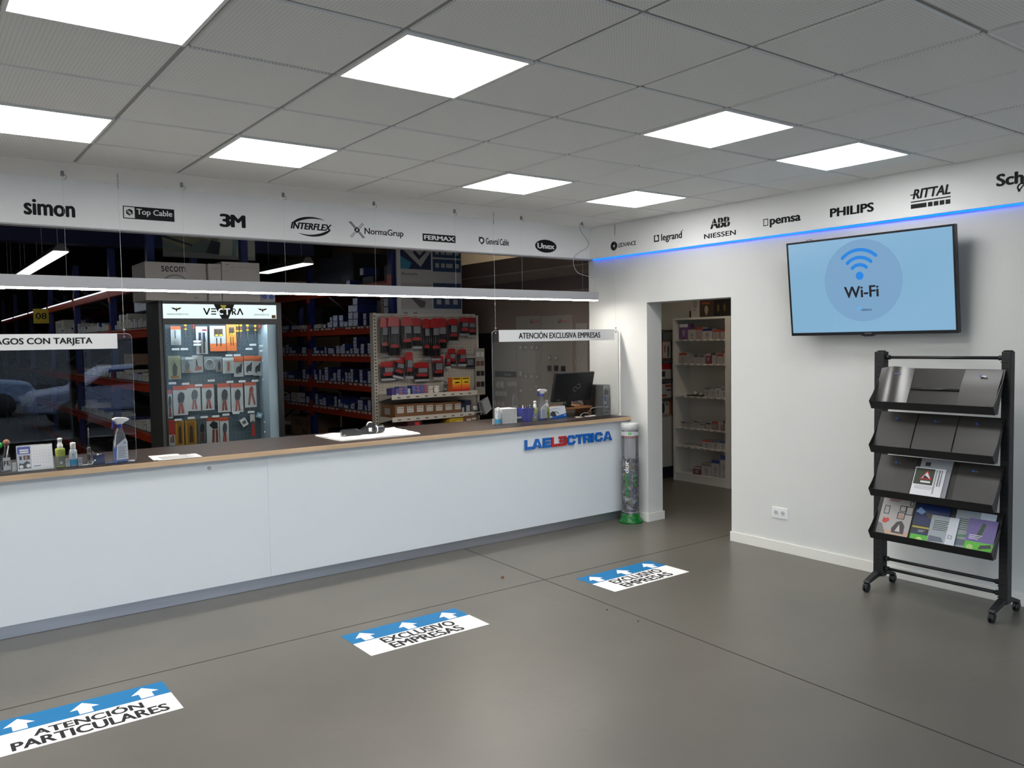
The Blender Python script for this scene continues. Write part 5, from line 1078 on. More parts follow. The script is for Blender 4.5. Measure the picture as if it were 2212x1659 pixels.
# ================================================================ pallet racks
ORG, BLUE_ST = mat('rack_orange', '#963119', .45), mat('rack_blue', '#0a1c5a', .45)
def pallet_rack(x0, x1, ups, beams, top, lab, front_tags=True):
    t = thing('pallet_rack', lab, 'rack', ((x0+x1)/2, (ups[0]+ups[-1])/2, 0))
    for y in ups:
        for xx in (x0, x1-.07):
            m = MB(); m.box(xx, xx+.07, y-.045, y+.045, .01, top); m.build('upright', BLUE_ST, t)
        m = MB(); n = int(top/.6); zz = .2; s = 0
        while zz+.6 < top:
            a, b = (x0+.035, x1-.035) if s % 2 == 0 else (x1-.035, x0+.035); m.tube([(a,y,zz),(b,y,zz+.6)], .016, 6); zz += .6; s += 1
        m.build('diagonal_brace', pm('#3c3f48', .5), t)
        for z in beams: MB().box(x0-.006, x0-.0005, y-.05, y+.05, z-.16, z+.06).build('beam_bracket', ORG, t)
    for a, b in zip(ups, ups[1:]):
        for z in beams:
            m = MB(); m.box(x0-.004, x0+.045, a+.046, b-.046, z-.105, z-.03); m.box(x0-.012, x0+.045, a+.046, b-.046, z-.03, z-.012); bmo = m.build('beam', ORG, t, bevel=.006)
            MB().box(x1-.045, x1, a+.046, b-.046, z-.10, z-.012).build('beam', ORG, t)
            MB().box(x0+.005, x1-.005, a+.046, b-.046, z-.011, z).build('shelf_board', pm('#46423e', .8), t)
            if front_tags and b < 10.5 and .9 < z < 2.0:
                y = a+.09; rr = random.Random(int(a*100+z*37))
                while y < min(b-.12, 9.25):
                    L = rr.choice((.05,.05,.07)); 
                    if rr.random() < .85: MB().box(x0-.0145, x0-.0125, y, y+L, z-.034, z-.008).build('price_label', pm('#b9bbbd', .5), bmo)
                    y += L+.025+rr.random()*.06
    return t
ZS = [2.48, 1.97, 1.63, 1.27, .93, .42]
pallet_rack(3.05, 3.92, [5.78, 8.10, 10.42, 12.74], ZS, 2.80, 'orange and blue pallet rack of blue boxes between showcase and pegboard stand')
ZL = [2.44, 1.955, 1.40, .89, .40]
pallet_rack(.50, 1.50, [6.05, 7.85, 10.2, 12.6, 15.0, 17.4, 19.8], ZL, 2.9, 'long dark orange and blue pallet rack left of the showcase', False)
lip = MB()  # lamp reflection along the beam edge, made as glowing bars
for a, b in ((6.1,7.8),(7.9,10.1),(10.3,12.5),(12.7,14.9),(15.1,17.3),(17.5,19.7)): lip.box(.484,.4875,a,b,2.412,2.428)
tag(lip.build('beam_glint', glow('#eef4ff', 1.1)), 'thin white glowing line for the lamp reflection along the left rack top beam', 'light strip')

# blue boxes with white ends on the right rack
def box_mesh(name, side, face, dot, seed):
    m = MB(); m.box(-.5,.5,-.5,.5,0,1,0); e = -.5-.004
    m.add([(e,-.46,.07),(e,.46,.07),(e,.46,.95),(e,-.46,.95)], [(0,3,2,1)], 1)
    rr = random.Random(seed)
    m.add([(e-.003,-.40,.18),(e-.003,-.2,.18),(e-.003,-.2,.36),(e-.003,-.40,.36)], [(0,3,2,1)], 2)
    for k in range(3):
        z = .55+.1*k; m.add([(e-.003,-.25,z),(e-.003,.3-.1*rr.random(),z),(e-.003,.3,z+.04),(e-.003,-.25,z+.04)], [(0,3,2,1)], 2)
    me = bpy.data.meshes.new(name); me.from_pydata([tuple(v) for v in m.v], [], m.f)
    for q in (pm(side, .5), pm(face, .55), pm(dot, .5)): me.materials.append(q)
    me.polygons.foreach_set('material_index', m.m); return me
BM = [box_mesh('blue_box', '#131f52', '#c3cad8', '#7480ab', 1), box_mesh('blue_box', '#182a66', '#c9cfda', '#6a78a8', 2), box_mesh('blue_box', '#0f1842', '#b9c1d1', '#8a94b8', 3)]
WMs = box_mesh('pale_box', '#a5a39c', '#c4c2bc', '#6d6a66', 4); GM = box_mesh('card_box', '#6e5a46', '#8d7a64', '#4d4036', 5); DM = box_mesh('dark_box', '#15161c', '#2c2e38', '#3b3d46', 6)
def crate(me, x0, dx, y0, y1, z0, h, name, lab, grp, cat='box', rz=0):
    o = bpy.data.objects.new(name, me); C.objects.link(o); o.location = (x0+dx/2, (y0+y1)/2, z0); o.scale = (dx, abs(y1-y0), h); o.rotation_euler[2] = rz
    return tag(o, lab, cat, grp)
STK = {'top': [(8.88, 9.16, 1, 0.067), (8.59, 8.82, 1, 0.062), (8.39, 8.58, 1, 0.054), (7.90, 8.02, 2, 0.054), (7.76, 7.9, 2, 0.055), (7.6, 7.68, 1, 0.04), (7.47, 7.57, 1, 0.072), (7.38, 7.46, 3, 0.136), (7.21, 7.36, 2, 0.156), (7.08, 7.21, 2, 0.153), (6.95, 7.07, 1, 0.067), (6.79, 6.93, 3, 0.265), (6.63, 6.77, 4, 0.347), (6.41, 6.5, 2, 0.151), (6.21, 6.28, 1, 0.065)],
'second': [(9.04, 9.15, 1, 0.091), (8.9, 9.01, 3, 0.127), (8.79, 8.89, 2, 0.09), (8.65, 8.79, 1, 0.042), (8.26, 8.42, 2, 0.088), (7.94, 8.04, 2, 0.086), (7.83, 7.93, 1, 0.041), (7.69, 7.79, 1, 0.036), (7.59, 7.66, 2, 0.084), (7.48, 7.58, 3, 0.072), (7.36, 7.47, 3, 0.069), (7.21, 7.33, 4, 0.102), (7.11, 7.2, 3, 0.101), (7.02, 7.1, 3, 0.123), (6.92, 7.01, 1, 0.035), (6.83, 6.91, 2, 0.063), (6.71, 6.81, 5, 0.207), (6.64, 6.71, 2, 0.062), (6.5, 6.6, 3, 0.119), (6.31, 6.41, 4, 0.126), (6.22, 6.3, 4, 0.146)],
'third': [(8.99, 9.16, 2, 0.088), (8.74, 8.98, 1, 0.045), (8.34, 8.45, 3, 0.131), (8.22, 8.32, 2, 0.067), (7.995, 8.05, 3, 0.132), (7.91, 7.99, 2, 0.074), (7.8, 7.88, 4, 0.14), (7.7, 7.77, 2, 0.069), (7.55, 7.67, 5, 0.178), (7.44, 7.54, 1, 0.026), (7.31, 7.41, 4, 0.105), (7.19, 7.3, 4, 0.154), (7.08, 7.14, 1, 0.045), (6.98, 7.06, 3, 0.121), (6.91, 6.97, 3, 0.118), (6.81, 6.9, 4, 0.165), (6.7, 6.79, 1, 0.031), (6.55, 6.64, 4, 0.16), (6.47, 6.54, 1, 0.028), (6.35, 6.44, 4, 0.148), (6.24, 6.33, 5, 0.185)],
'fourth': [(9.06, 9.16, 2, 0.064), (8.9, 9.04, 2, 0.097), (8.6, 8.89, 2, 0.132), (8.37, 8.56, 2, 0.143), (8.23, 8.36, 1, 0.099), (8.15, 8.22, 3, 0.138), (7.92, 8.03, 4, 0.147), (7.78, 7.9, 2, 0.078), (7.67, 7.78, 3, 0.103), (7.33, 7.42, 3, 0.137), (7.22, 7.3, 2, 0.104), (7.15, 7.2, 1, 0.061), (7.08, 7.13, 1, 0.051), (6.97, 7.07, 1, 0.041), (6.9, 6.94, 1, 0.055), (6.79, 6.89, 2, 0.073), (6.59, 6.74, 3, 0.122), (6.46, 6.52, 2, 0.067), (6.36, 6.45, 4, 0.134), (6.26, 6.28, 2, 0.061)]}
rb = random.Random(21)
for (sn, L), z0 in zip(STK.items(), (1.97, 1.63, 1.27, .93)):
    for i, (a, b, n, h) in enumerate(L):
        a += .004; b -= .004; hh = h/n; dx = .22+.12*rb.random(); off_ = .012+.02*rb.random()
        for k in range(n):
            me = BM[rb.randrange(3)]; nm = 'blue_box'; co = 'white-ended blue box'
            if sn == 'fourth' and i in (2,) or sn == 'top' and i in (2,3,4): me, nm, co = WMs, 'pale_box', 'pale white box'
            crate(me, 3.05+off_+rb.uniform(0,.006), dx, a, b, z0+k*hh+.0005, hh-.001, nm, '%s, %s up in %s stack from left on the %s box shelf' % (co, ORD[k], ORD[i], sn), 'boxes on the right rack')
# bigger things on the right rack
BIG = [('dark_box', DM, 3.39,.33, 6.86,7.62, 1.97,.10,'long dark blue box with grey front behind the box stacks, upper shelf'),('card_box', GM, 3.72,.14, 6.1,7.9, 1.97,.36,'brown cardboard sheet box at the back of the upper shelf'),
 ('blue_box', BM[2], 3.42,.3, 6.3,6.85, 1.97,.34,'large dark blue carton behind the tallest stack, upper shelf'),('card_box', GM, 3.15,.3, 6.0,6.19, 1.97,.42,'brown carton at the near end of the upper shelf'),
 ('dark_box', DM, 3.35,.4, 8.3,8.9, 1.97,.32,'dark carton at the far end of the upper shelf'),('blue_box', BM[2], 3.40,.3, 6.3,6.95, 1.63,.16,'dark blue carton behind the stacks, second shelf'),
 ('card_box', GM, 3.5,.3, 7.5,7.95, 1.63,.22,'brown carton behind the stacks, second shelf'),('blue_box', BM[2], 3.42,.3, 6.3,7.6, 1.27,.15,'long dark blue carton behind the stacks, third shelf'),
 ('blue_box', BM[2], 3.42,.3, 6.3,7.6, .93,.12,'long dark blue carton behind the stacks, fourth shelf'),('card_box', GM, 3.15,.4, 8.5,9.1, .42,.30,'brown carton on the lowest shelf beside the showcase'),
 ('card_box', GM, 3.12,.4, 8.2,8.42, .42,.34,'pale brown carton on the lowest shelf near the blue upright'),('dark_box', DM, 3.2,.4, 6.5,7.9, .42,.18,'low dark carton on the lowest shelf of the right rack'),
 ('card_box', GM, 3.12,.5, 8.95,9.65, 2.48,.20,'pinkish carton on top of the right rack, left one'),('card_box', GM, 3.12,.5, 9.7,10.3, 2.48,.21,'pinkish carton on top of the right rack, farther one'),
 ('dark_box', DM, 3.15,.5, 6.9,8.0, 2.48,.42,'large dark carton on top of the right rack'),('dark_box', DM, 3.2,.5, 6.45,6.75, 2.48,.10,'low dark carton on top of the right rack'),
 ('dark_box', DM, 3.2,.4, 5.95,6.18, 2.48,.20,'small dark carton on the near top end of the right rack'),('blue_box', BM[1], 3.09,.2, 6.88,6.98, 2.48,.07,'small white-ended box on top of the right rack before the dark carton'),('blue_box', BM[1], 3.09,.2, 6.5,6.6, 2.585,.09,'white-ended box standing on the low dark carton on top'),
 ('blue_box', BM[0], 3.08,.3, 5.86,5.98, 1.97,.10,'white-ended box at the near end behind the stand, lowest of its stack'),('blue_box', BM[1], 3.08,.3, 5.86,5.98, 2.072,.10,'white-ended box at the near end behind the stand, middle of its stack'),('blue_box', BM[0], 3.08,.3, 5.86,5.98, 2.174,.10,'white-ended box at the near end behind the stand, topmost of its stack')]
for nm, me, x0, dx, a, b, z0, h, lab in BIG: crate(me, x0, dx, a, b, z0+.001, h, nm, lab, None)
# left rack boxes
rb = random.Random(3); 
for sn, z0, hr, rng in (('upper', 1.955, (.05,.10), (6.2, 11.5)), ('middle', 1.40, (.05,.09), (6.2, 9.6)), ('lower', .89, (.05,.08), (6.2, 10.5))):
    y = rng[0]; i = 0
    while y < rng[1]:
        if any(abs(y+.05-u) < .11 for u in (6.05, 7.85, 10.2)): y += .12; continue
        wd = rb.uniform(.07,.11); me = WMs if rb.random() < .75 else BM[rb.randrange(3)]
        crate(me, .515, .25, y, y+wd-.008, z0+.0005, rb.uniform(*hr)*(1.0 if rb.random() < .85 else 1.7), 'pale_box' if me is WMs else 'blue_box', '%s, %s from the near end on the %s shelf of the left rack' % ('small pale box' if me is WMs else 'small blue box', (ORD+['twenty-third','twenty-fourth','twenty-fifth','twenty-sixth','twenty-seventh','twenty-eighth','twenty-ninth','thirtieth','thirty-first','thirty-second','thirty-third','thirty-fourth','thirty-fifth','thirty-sixth','thirty-seventh','thirty-eighth','thirty-ninth','fortieth','forty-first','forty-second','forty-third','forty-fourth','forty-fifth','forty-sixth','forty-seventh','forty-eighth','forty-ninth','fiftieth','fifty-first','fifty-second','fifty-third'])[i], sn), 'boxes on the left rack')
        y += wd+.004; i += 1
crate(GM, .56, .3, 7.0, 7.5, 1.40+.16, .12, 'card_box', 'brown carton lying on the boxes of the middle left shelf', None)
crate(BM[1], .60, .35, 6.3, 7.1, 1.955+.175, .15, 'blue_box', 'long blue carton on the upper shelf of the left rack', None)
crate(WMs, .58, .3, 11.65, 12.5, 1.956, .24, 'pale_box', 'long pale carton at the far end of the left rack', None)
t = thing('aisle_sign', 'yellow aisle sign with the number 08 on the left rack', 'sign', (.39, 12.55, 2.17))
MB().box(.28,.498,12.54,12.55,2.165,2.40).build('plate', pm('#b39a1c', .5), t)
MB().text('08', FB(.312, 2.235, 12.5395), 0, 0, .155, .10, bold=.01).build('lettering', VINYL, t)

# ================================================================ pegboard stand (gondola)
BEI = mat('gondola_cream', '#a8a195', .5)
t = thing('pegboard_stand', 'cream pegboard stand with two shelves behind the counter', 'display stand', (3.42, 5.45, 0))
MB().box(2.76,4.10,5.605,5.64,.1,2.085).build('back_panel', mat('pegboard_cream', '#9c9488', .6), t)
h = MB()
for i in range(32):
    for j in range(24):
        if (i+j) % 1 == 0: h.box(2.80+i*.04-.005, 2.80+i*.04+.005, 5.6042, 5.6055, 1.22+j*.036-.004, 1.22+j*.036+.004)
h.build('peg_holes', pm('#6a6259', .8), t)
m = MB(); m.box(2.72,2.76,5.57,5.65,0,2.09); po = m.build('post', BEI, t)
s = MB()
for k in range(34): s.box(2.7605,2.762,5.585,5.60,.82+k*.037,.838+k*.037); s.box(2.732,2.748,5.5685,5.5705,.82+k*.037,.838+k*.037)
s.build('slot_row', pm('#35322e', .8), po)
MB().box(4.10,4.13,5.57,5.65,0,2.07).build('post', BEI, t)
MB().box(2.76,4.10,5.59,5.604,2.05,2.085).build('top_rail', BEI, t)
for zz, xr in ((1.186, 3.85), (.943, 3.80)):
    sh = MB().box(2.77,xr,5.215,5.60,zz-.02,zz-.006).build('shelf', BEI, t)
    MB().box(2.735,xr,5.205,5.215,zz-.045,zz+.006).build('price_rail', pm('#b7b0a4', .45), sh)
    g = MB(); rr = random.Random(int(zz*100))
    for k in range(9): g.box(2.80+k*.115,2.84+k*.115,5.2035,5.205,zz-.03,zz-.018)
    g.build('price_tags', pm('#4a4642', .5), sh)
    br = MB(); br.prism([(5.60,zz-.02),(5.25,zz-.02),(5.60,zz-.09)], (Vector((2.768,0,0)), Y, Z), 0, .003); br.build('bracket', BEI, sh)
MB().box(2.77,3.95,5.15,5.60,.79,.835).build('base_deck', pm('#6d6258', .6), t)
# bags hanging on the stand
def bag(x0, x1, z0, z1, y, lab, hdr=.26, ang=0, dark=True):
    w_, h_ = x1-x0, z1-z0; M_ = Matrix.Translation(((x0+x1)/2, y, z1)) @ Matrix.Rotation(ang, 4, 'Y')
    t = thing('cable_bag', lab, 'bag', ((x0+x1)/2, y, z0), 'red headed bags on the pegboard stand')
    F = (Vector((-w_/2,0,-h_)), X, Z); a = min(.11, hdr*h_)
    c = MB(M_); c.prism([(.0,h_-a),(w_,h_-a-.012),(w_*.97,h_*.97),(w_*.7,h_),(w_*.3,h_),(w_*.05,h_*.96)], F, 0, .006); c.build('red_header', pm('#a0171b', .3), t)
    b = MB(M_); n = max(4, int(w_/.022)); 
    for k in range(n): b.tube([F[0]+X*(w_*(k+.6)/(n+.2))+Z*(h_*.09)+Y*-.004*(k%2), F[0]+X*(w_*(k+.6)/(n+.2))+Z*(h_-a)], .0112, 7)
    b.build('black_sleeves', pm('#1d1d21', .3), t)
    g = MB(M_); g.rect(F, w_*.28, w_*.86, h_-a-.085 if h_ > .25 else h_-a-.055, h_-a-.006, .013, .0145); g.build('grey_label', pm('#75757a', .5), t)
    if h_ > .16:
        r = MB(M_); zc = h_*.30; r.prism([(w_*.2,zc-.014),(w_*.8,zc-.014),(w_*.9,zc+.008),(w_*.7,zc+.026),(w_*.34,zc+.026),(w_*.12,zc+.006)], F, .013, .0146); r.build('red_label', pm('#9c1f22', .35), t)
    f = MB(M_); f.rect(F, 0, w_, 0, h_*.98, .016, .0166); f.build('clear_film', CLEARBAG, t)
    f2 = MB(M_); f2.rect(F, .005, w_-.004, -.004, .02, .004, .016); f2.build('bag_end', pm('#a5a5a8', .35), t)
    MB().tube([((x0+x1)/2,5.604,z1+.012),((x0+x1)/2,y-.03,z1+.018)], .0025, 6).build('peg_hook', CHROME, t)
G1 = [(2.775, 2.885, 1.608, 2.04), (2.857, 3.003, 1.572, 2.049), (3.005, 3.150, 1.658, 2.046), (3.154, 3.306, 1.688, 2.034), (3.304, 3.40, 1.561, 2.026), (3.385, 3.515, 1.55, 2.031), (3.50, 3.645, 1.648, 2.035), (3.645, 3.785, 1.747, 2.027), (3.786, 3.92, 1.831, 2.041), (3.925, 4.06, 1.812, 2.041)]
G2 = [(2.775, 2.957, 1.34, 1.55), (2.955, 3.09, 1.357, 1.60), (3.05, 3.154, 1.355, 1.649), (3.199, 3.40, 1.313, 1.529), (3.43, 3.58, 1.329, 1.599), (3.585, 3.655, 1.452, 1.612), (3.66, 3.768, 1.475, 1.679), (3.775, 3.895, 1.471, 1.668)]
for i, (a, b, c, d) in enumerate(G1): bag(a, b, c, d, 5.52-.03*(i%3), 'red headed cable bag, %s from left in the upper row of the pegboard stand' % ORD[i])
for i, (a, b, c, d) in enumerate(G2): bag(a, b, c, d, 5.53-.03*(i%3), 'red headed cable bag, %s from left in the lower row of the pegboard stand' % ORD[i], .3, (0,.22,0,0,0,0,0,0)[i])
t = thing('cable_bag', 'dark bag without red header at the right of the lower pegboard row', 'bag', (3.97, 5.5, 1.45))
MB().rect(FB(3.905,1.449,5.52), 0, .13, 0, .11, 0, .012).build('body', pm('#17171d', .3), t); m = MB(); F = FB(3.905,1.449,5.508)
for k in range(5): m.rect(F, .012+.01*(k%2), .10, .03+.014*k, .036+.014*k, 0, .001)
m.build('print', pm('#8d8d96', .4), t); MB().rect(FB(3.905,1.559,5.52), 0, .13, 0, .03, 0, .003).build('header', pm('#8e8b84', .4), t); MB().tube([(3.97,5.604,1.60),(3.97,5.45,1.605)], .0025, 6).build('peg_hook', CHROME, t)
# things on the stand shelves
zs = 1.1805
def sbox(x0, x1, y0, y1, z0, z1, col, lab, name='small_box', bands=None, cat='box', grp=None):
    t = thing(name, lab, cat, ((x0+x1)/2, (y0+y1)/2, z0), grp)
    MB().box(x0,x1,y0,y1,z0,z1).build('carton', pm(col, .45), t, bevel=.001)
    if bands:
        m = MB(); F = FB(x0, z0, y0); ms = []
        for c, a, b, d, e in bands:
            mm = pm(c, .45)
            if mm not in ms: ms.append(mm)
            m.rect(F, a*(x1-x0), b*(x1-x0), d*(z1-z0), e*(z1-z0), 0, .0012, ms.index(mm))
        m.build('print', ms, t)
    return t
sbox(2.775,2.80,5.27,5.4,zs,zs+.075,'#4a3f7a','purple box, leftmost on the upper stand shelf')
sbox(2.803,2.845,5.24,5.4,zs,zs+.078,'#57507f','lilac box second from left on the upper stand shelf', bands=[('#a7a3b5',.1,.8,.1,.3)])
def stack(x0, x1, n, dz, cols, lab, name='tape_box'):
    for k in range(n): sbox(x0, x1, 5.25, 5.36, zs+k*dz+.0003, zs+(k+1)*dz-.0006, cols[k % len(cols)], '%s, %s up' % (lab, ORD[k]), name, [('#9aa0b8',.08,.92,.3,.55)], 'tape box', 'small flat boxes stacked on the upper stand shelf')
stack(2.848,2.90,5,.018,('#2c3c86','#8f2f3a'),'flat box in first stack on the upper stand shelf')
stack(2.902,2.955,5,.017,('#24357e',),'flat blue box in second stack on the upper stand shelf')
def roll(x, y, z, r, h, col, lab): tag(MB().lathe([(r*.45,0),(r,0),(r,h),(r*.45,h),(r*.45,0)], (x,y,z), 20, cap=False).build('tape_roll', pm(col, .45)), lab, 'tape roll', 'tape rolls on the upper stand shelf')
for k in range(3): roll(2.985,5.29,zs+k*.0225,.024,.022,'#b9b5ad','pale tape roll %s up beside the flat blue boxes' % ORD[k])
stack(3.012,3.06,6,.0165,('#3b3f80',),'flat violet box in third stack on the upper stand shelf')
stack(3.062,3.12,6,.0168,('#2c3c86','#2c3c86','#8f2f3a'),'flat box in fourth stack on the upper stand shelf')
stack(3.122,3.165,6,.017,('#24357e',),'flat blue box in fifth stack on the upper stand shelf')
stack(3.167,3.215,6,.0165,('#8f2f3a',),'flat red box in sixth stack on the upper stand shelf')
for k in range(4): roll(3.262,5.29,zs+k*.0205,.034,.020,'#c2bdb2','cream tape roll %s up in first roll stack' % ORD[k])
for k in range(4): roll(3.347,5.29,zs+k*.0205,.034,.020,'#c9c6c0','white tape roll %s up in second roll stack' % ORD[k])
t = thing('tape_gun', 'small metal tape gun standing on the upper stand shelf', 'tape gun', (3.47, 5.30, zs))
MB().lathe([(.03,0),(.03,.01),(.012,.02),(.010,.07),(.022,.08),(.022,.10),(.008,.13)], (3.475,5.30,zs), 18).build('body', pm('#6f7074', .3, .7), t); MB().lathe([(.034,0),(.036,.012)], (3.475,5.30,zs+.001), 18).build('base_ring', pm('#2d2d30', .4), t)
for k, (a, b) in enumerate(((3.545,3.665),(3.672,3.785))):
    t = sbox(a, b, 5.26, 5.36, zs, zs+.165, '#c8571f', ['left yellow and red tape carton on the upper stand shelf','right yellow and red tape carton on the upper stand shelf'][k], 'tape_carton', [('#c9a21f',0,1,.55,1),('#d0781f',0,1,.40,.55),('#b5281c',0,1,0,.22),('#2a2416',.1,.9,.88,.95),('#2a2416',.3,.8,.62,.70)])
zl = .9375
BR = '#6f4d33'
for k, (a, b, c) in enumerate(((2.785,2.905,1.078),(2.907,3.029,1.078),(3.031,3.153,1.079),(3.155,3.276,1.076),(3.278,3.401,1.069),(3.403,3.531,1.070),(3.533,3.646,1.067))):
    t = sbox(a, b, 5.24, 5.55, zl, c, BR, 'brown carton with white label, %s from left on the lower stand shelf' % ORD[k], 'brown_carton', [('#b4b1ab',.24,.92,.36,.84),('#4a463f',.32,.5,.68,.76),('#4a463f',.58,.86,.68,.76),('#77736c',.32,.86,.5,.54)])
    if k == 0: part(MB().rect((Vector((2.7845,5.55,zl)), -Y, Z), .08, .2, .03, .10, 0, .001).build('side_label', pm('#8d8b86', .5), t), 'side label')
for k, (a, b) in enumerate(((3.652,3.70),(3.703,3.79))): sbox(a, b, 5.25, 5.4, zl, zl+(.105 if k == 0 else .14), '#1e2436', ['narrow dark blue box right of the brown cartons','wider dark blue box at the end of the lower stand shelf'][k], 'dark_blue_box', [('#9b9ca0',.2,.8,.1,.6)])
tag(MB().lathe([(.010,-.016),(.024,-.016),(.024,.016),(.010,.016),(.010,-.016)], (3.825,5.23,.985), 20, axis=Y, cap=False).build('tape_roll', pm('#c9c6c0', .45)), 'white tape roll standing at the end of the lower stand shelf', 'tape roll')
t = thing('leaflet_stack', 'untidy bundle of leaflets hanging at the right end of the pegboard stand', 'leaflets', (3.95, 5.25, .90))
for k in range(6): MB().obox((3.93+k*.012, 5.27-.01*k, .985+.004*k), (.12,.006,.17), (.3-.05*k, -.35-.03*k, .25)).build('leaflet', pm(('#77787c','#3a3a3e','#9c9da1','#5d5e62','#8a8b90','#a9aaad')[k], .4), t)
MB().box(3.80,3.95,5.22,5.60,.93,.936).build('holder_plate', BEI, t)
sbox(3.455,3.645,5.2,5.4,.8355,.889,'#a88a1e','low yellow box on the base of the pegboard stand', bands=[('#c9c08a',.5,.95,.1,.35)])
sbox(3.655,3.83,5.2,5.45,.8355,.905,'#6a4c33','brown carton with white label on the base of the pegboard stand', bands=[('#b4b1ab',.2,.55,.2,.5),('#b4b1ab',.62,.95,.3,.6)])
sbox(2.92,3.10,5.2,5.45,.8355,.892,'#3a1418','dark red box on the base of the pegboard stand', bands=[('#a82a2a',.5,.8,.2,.8)])
# sample board at the stand's right end
t = thing('sample_board', 'narrow cream sample board with colour chips at the right of the pegboard stand', 'board', (4.12, 5.55, 1.1))
MB().box(4.06,4.20,5.548,5.556,1.11,1.672).build('board', pm('#8c857b', .6), t)
for r, (c, z) in enumerate((('#b5b2ac',1.60),('#5a3b34',1.49),('#1a1b1e',1.37),('#3c1a18',1.24))):
    for k in range(2): MB().box(4.075+k*.062,4.125+k*.062,5.542,5.5478,z-.03,z+.03).build('colour_chip', pm(c if not (r == 3 and k) else '#1c1d1f', .4), t)
tag(MB().box(4.355,4.389,5.63,5.92,0,1.857).build('dark_gap_sheet', pm('#0a0a0b', .5)), 'tall black sheet standing in for a dark doorway gap in the partition', 'board')  # darkness of a gap in the partition, made as a black sheet

# banner above the stand
t = thing('product_banner', 'tall grey product banner with dark picture fields behind the pegboard stand', 'banner', (3.52, 5.67, 2.03))
F = FB(3.08, 2.03, 5.665); m = MB(); m.rect(F, 0, .885, 0, 1.0, -.01, 0, 0); m.rect(F, .012, .05, 0, 1.0, 0, .001, 1)
m.rect(F, .055, .46, .57, 1.0, 0, .001, 2); m.prism([(.10,.78),(.32,.60),(.46,.78),(.46,.84),(.30,.96),(.14,.94)], F, .001, .002, 3); m.prism([(.22,.76),(.30,.68),(.42,.80),(.40,.82),(.31,.73),(.24,.79)], F, .002, .003, 2); m.prism([(.055,.57),(.16,.57),(.20,.64),(.055,.72)], F, .001, .0018, 4); m.prism([(.4,.86),(.46,.82),(.46,.95),(.42,.93)], F, .001, .0018, 4)
for z0, z1 in ((.555,.70),(.72,.84),(.86,1.0)):
    m.rect(F, .485, .875, z0, z1, 0, .001, 5)
    for k, (q, r) in enumerate(((.52,.05),(.60,.05),(.67,.09),(.80,.05))): m.rect(F, q, q+r, (z0+z1)/2-.025, (z0+z1)/2+.025, .001, .002, 3)
m.text('Bjenstyle', F, .07, .49, .21, .042, 6, 0, .001, 0)
m.rect(F, .055, .46, .11, .41, 0, .001, 7); m.prism([(.2,.3),(.36,.24),(.44,.3),(.32,.38)], F, .001, .002, 3); m.prism([(.16,.26),(.30,.13),(.36,.13),(.38,.2)], F, .001, .0021, 8)
m.rect(F, .485, .875, .12, .42, 0, .001, 5)
for r in range(2):
    for k in range(3): m.rect(F, .53+k*.115, .59+k*.115, .17+r*.14, .23+r*.14, .001, .002, 3)
for q in (.085, .21): m.rect(F, q, q+.05, .02, .07, 0, .001, 6); m.disc(F, q+.025, .045, .016, .001, .002, 0, 14); m.disc(F, q+.025, .045, .006, .002, .003, 6, 10)
m.build('print', [pm('#9c9a99', .6), pm('#a9a8a6', .6), pm('#0d1a3a', .5), pm('#8e8d8b', .5), pm('#2a6f86', .5), pm('#1b3350', .5), pm('#3b3b3f', .5), pm('#8f8a88', .5), pm('#4a4748', .5)], t)

# ================================================================ switch sample boards on the partition
def board(y0, y1, z0, z1, lab, logo_at=None):
    t = thing('switch_board', lab, 'display board', (4.388, (y0+y1)/2, z0), 'switch sample boards on the partition')
    MB().box(4.374,4.3895,y0,y1,z0,z1).build('board', mat('board_cream', '#7a746d', .6), t)
    if logo_at:
        F = FR(logo_at[0], logo_at[1], 4.3735); m = MB(); m.rect(F, 0, .04, 0, .045, 0, .001, 1); m.rect(F, .012, .028, .012, .045, .001, .0015, 2); m.text('legrand', F, .046, -.004, .12, .04, 0, 0, .001, .0); m.build('logo', [pm('#a02226', .4), pm('#2b2b2e', .4), pm('#86817b', .6)], t)
    return t
bA = board(4.672,5.135,1.0,2.04,'grey board with four switch plates beside the far end of the partition', (4.86,1.955))
bB = board(4.142,4.662,1.0,2.03,'grey board with dark switch plates in the middle of the partition', (4.36,1.945))
bC = board(3.884,4.068,1.02,1.93,'narrow grey board nearest the counter on the partition')
bD = board(5.14,5.62,.80,1.74,'grey board with dark header bar and small samples, farthest along the partition')
m = MB(); F = FR(5.575, 1.318, 4.3735); m.rect(F, 0, .43, 0, .072, 0, .006, 0); m.text('simon', F, .20, .018, .13, .034, 1, .006, .007, .0); m.build('header_bar', [pm('#26282b', .45), pm('#77797c', .5)], bD)
m = MB(); F = FR(4.05, 1.86, 4.3735); m.text('Conecta', F, .02, -.02, .13, .03, 0, 0, .001); m.build('lettering', VINYL, bC)
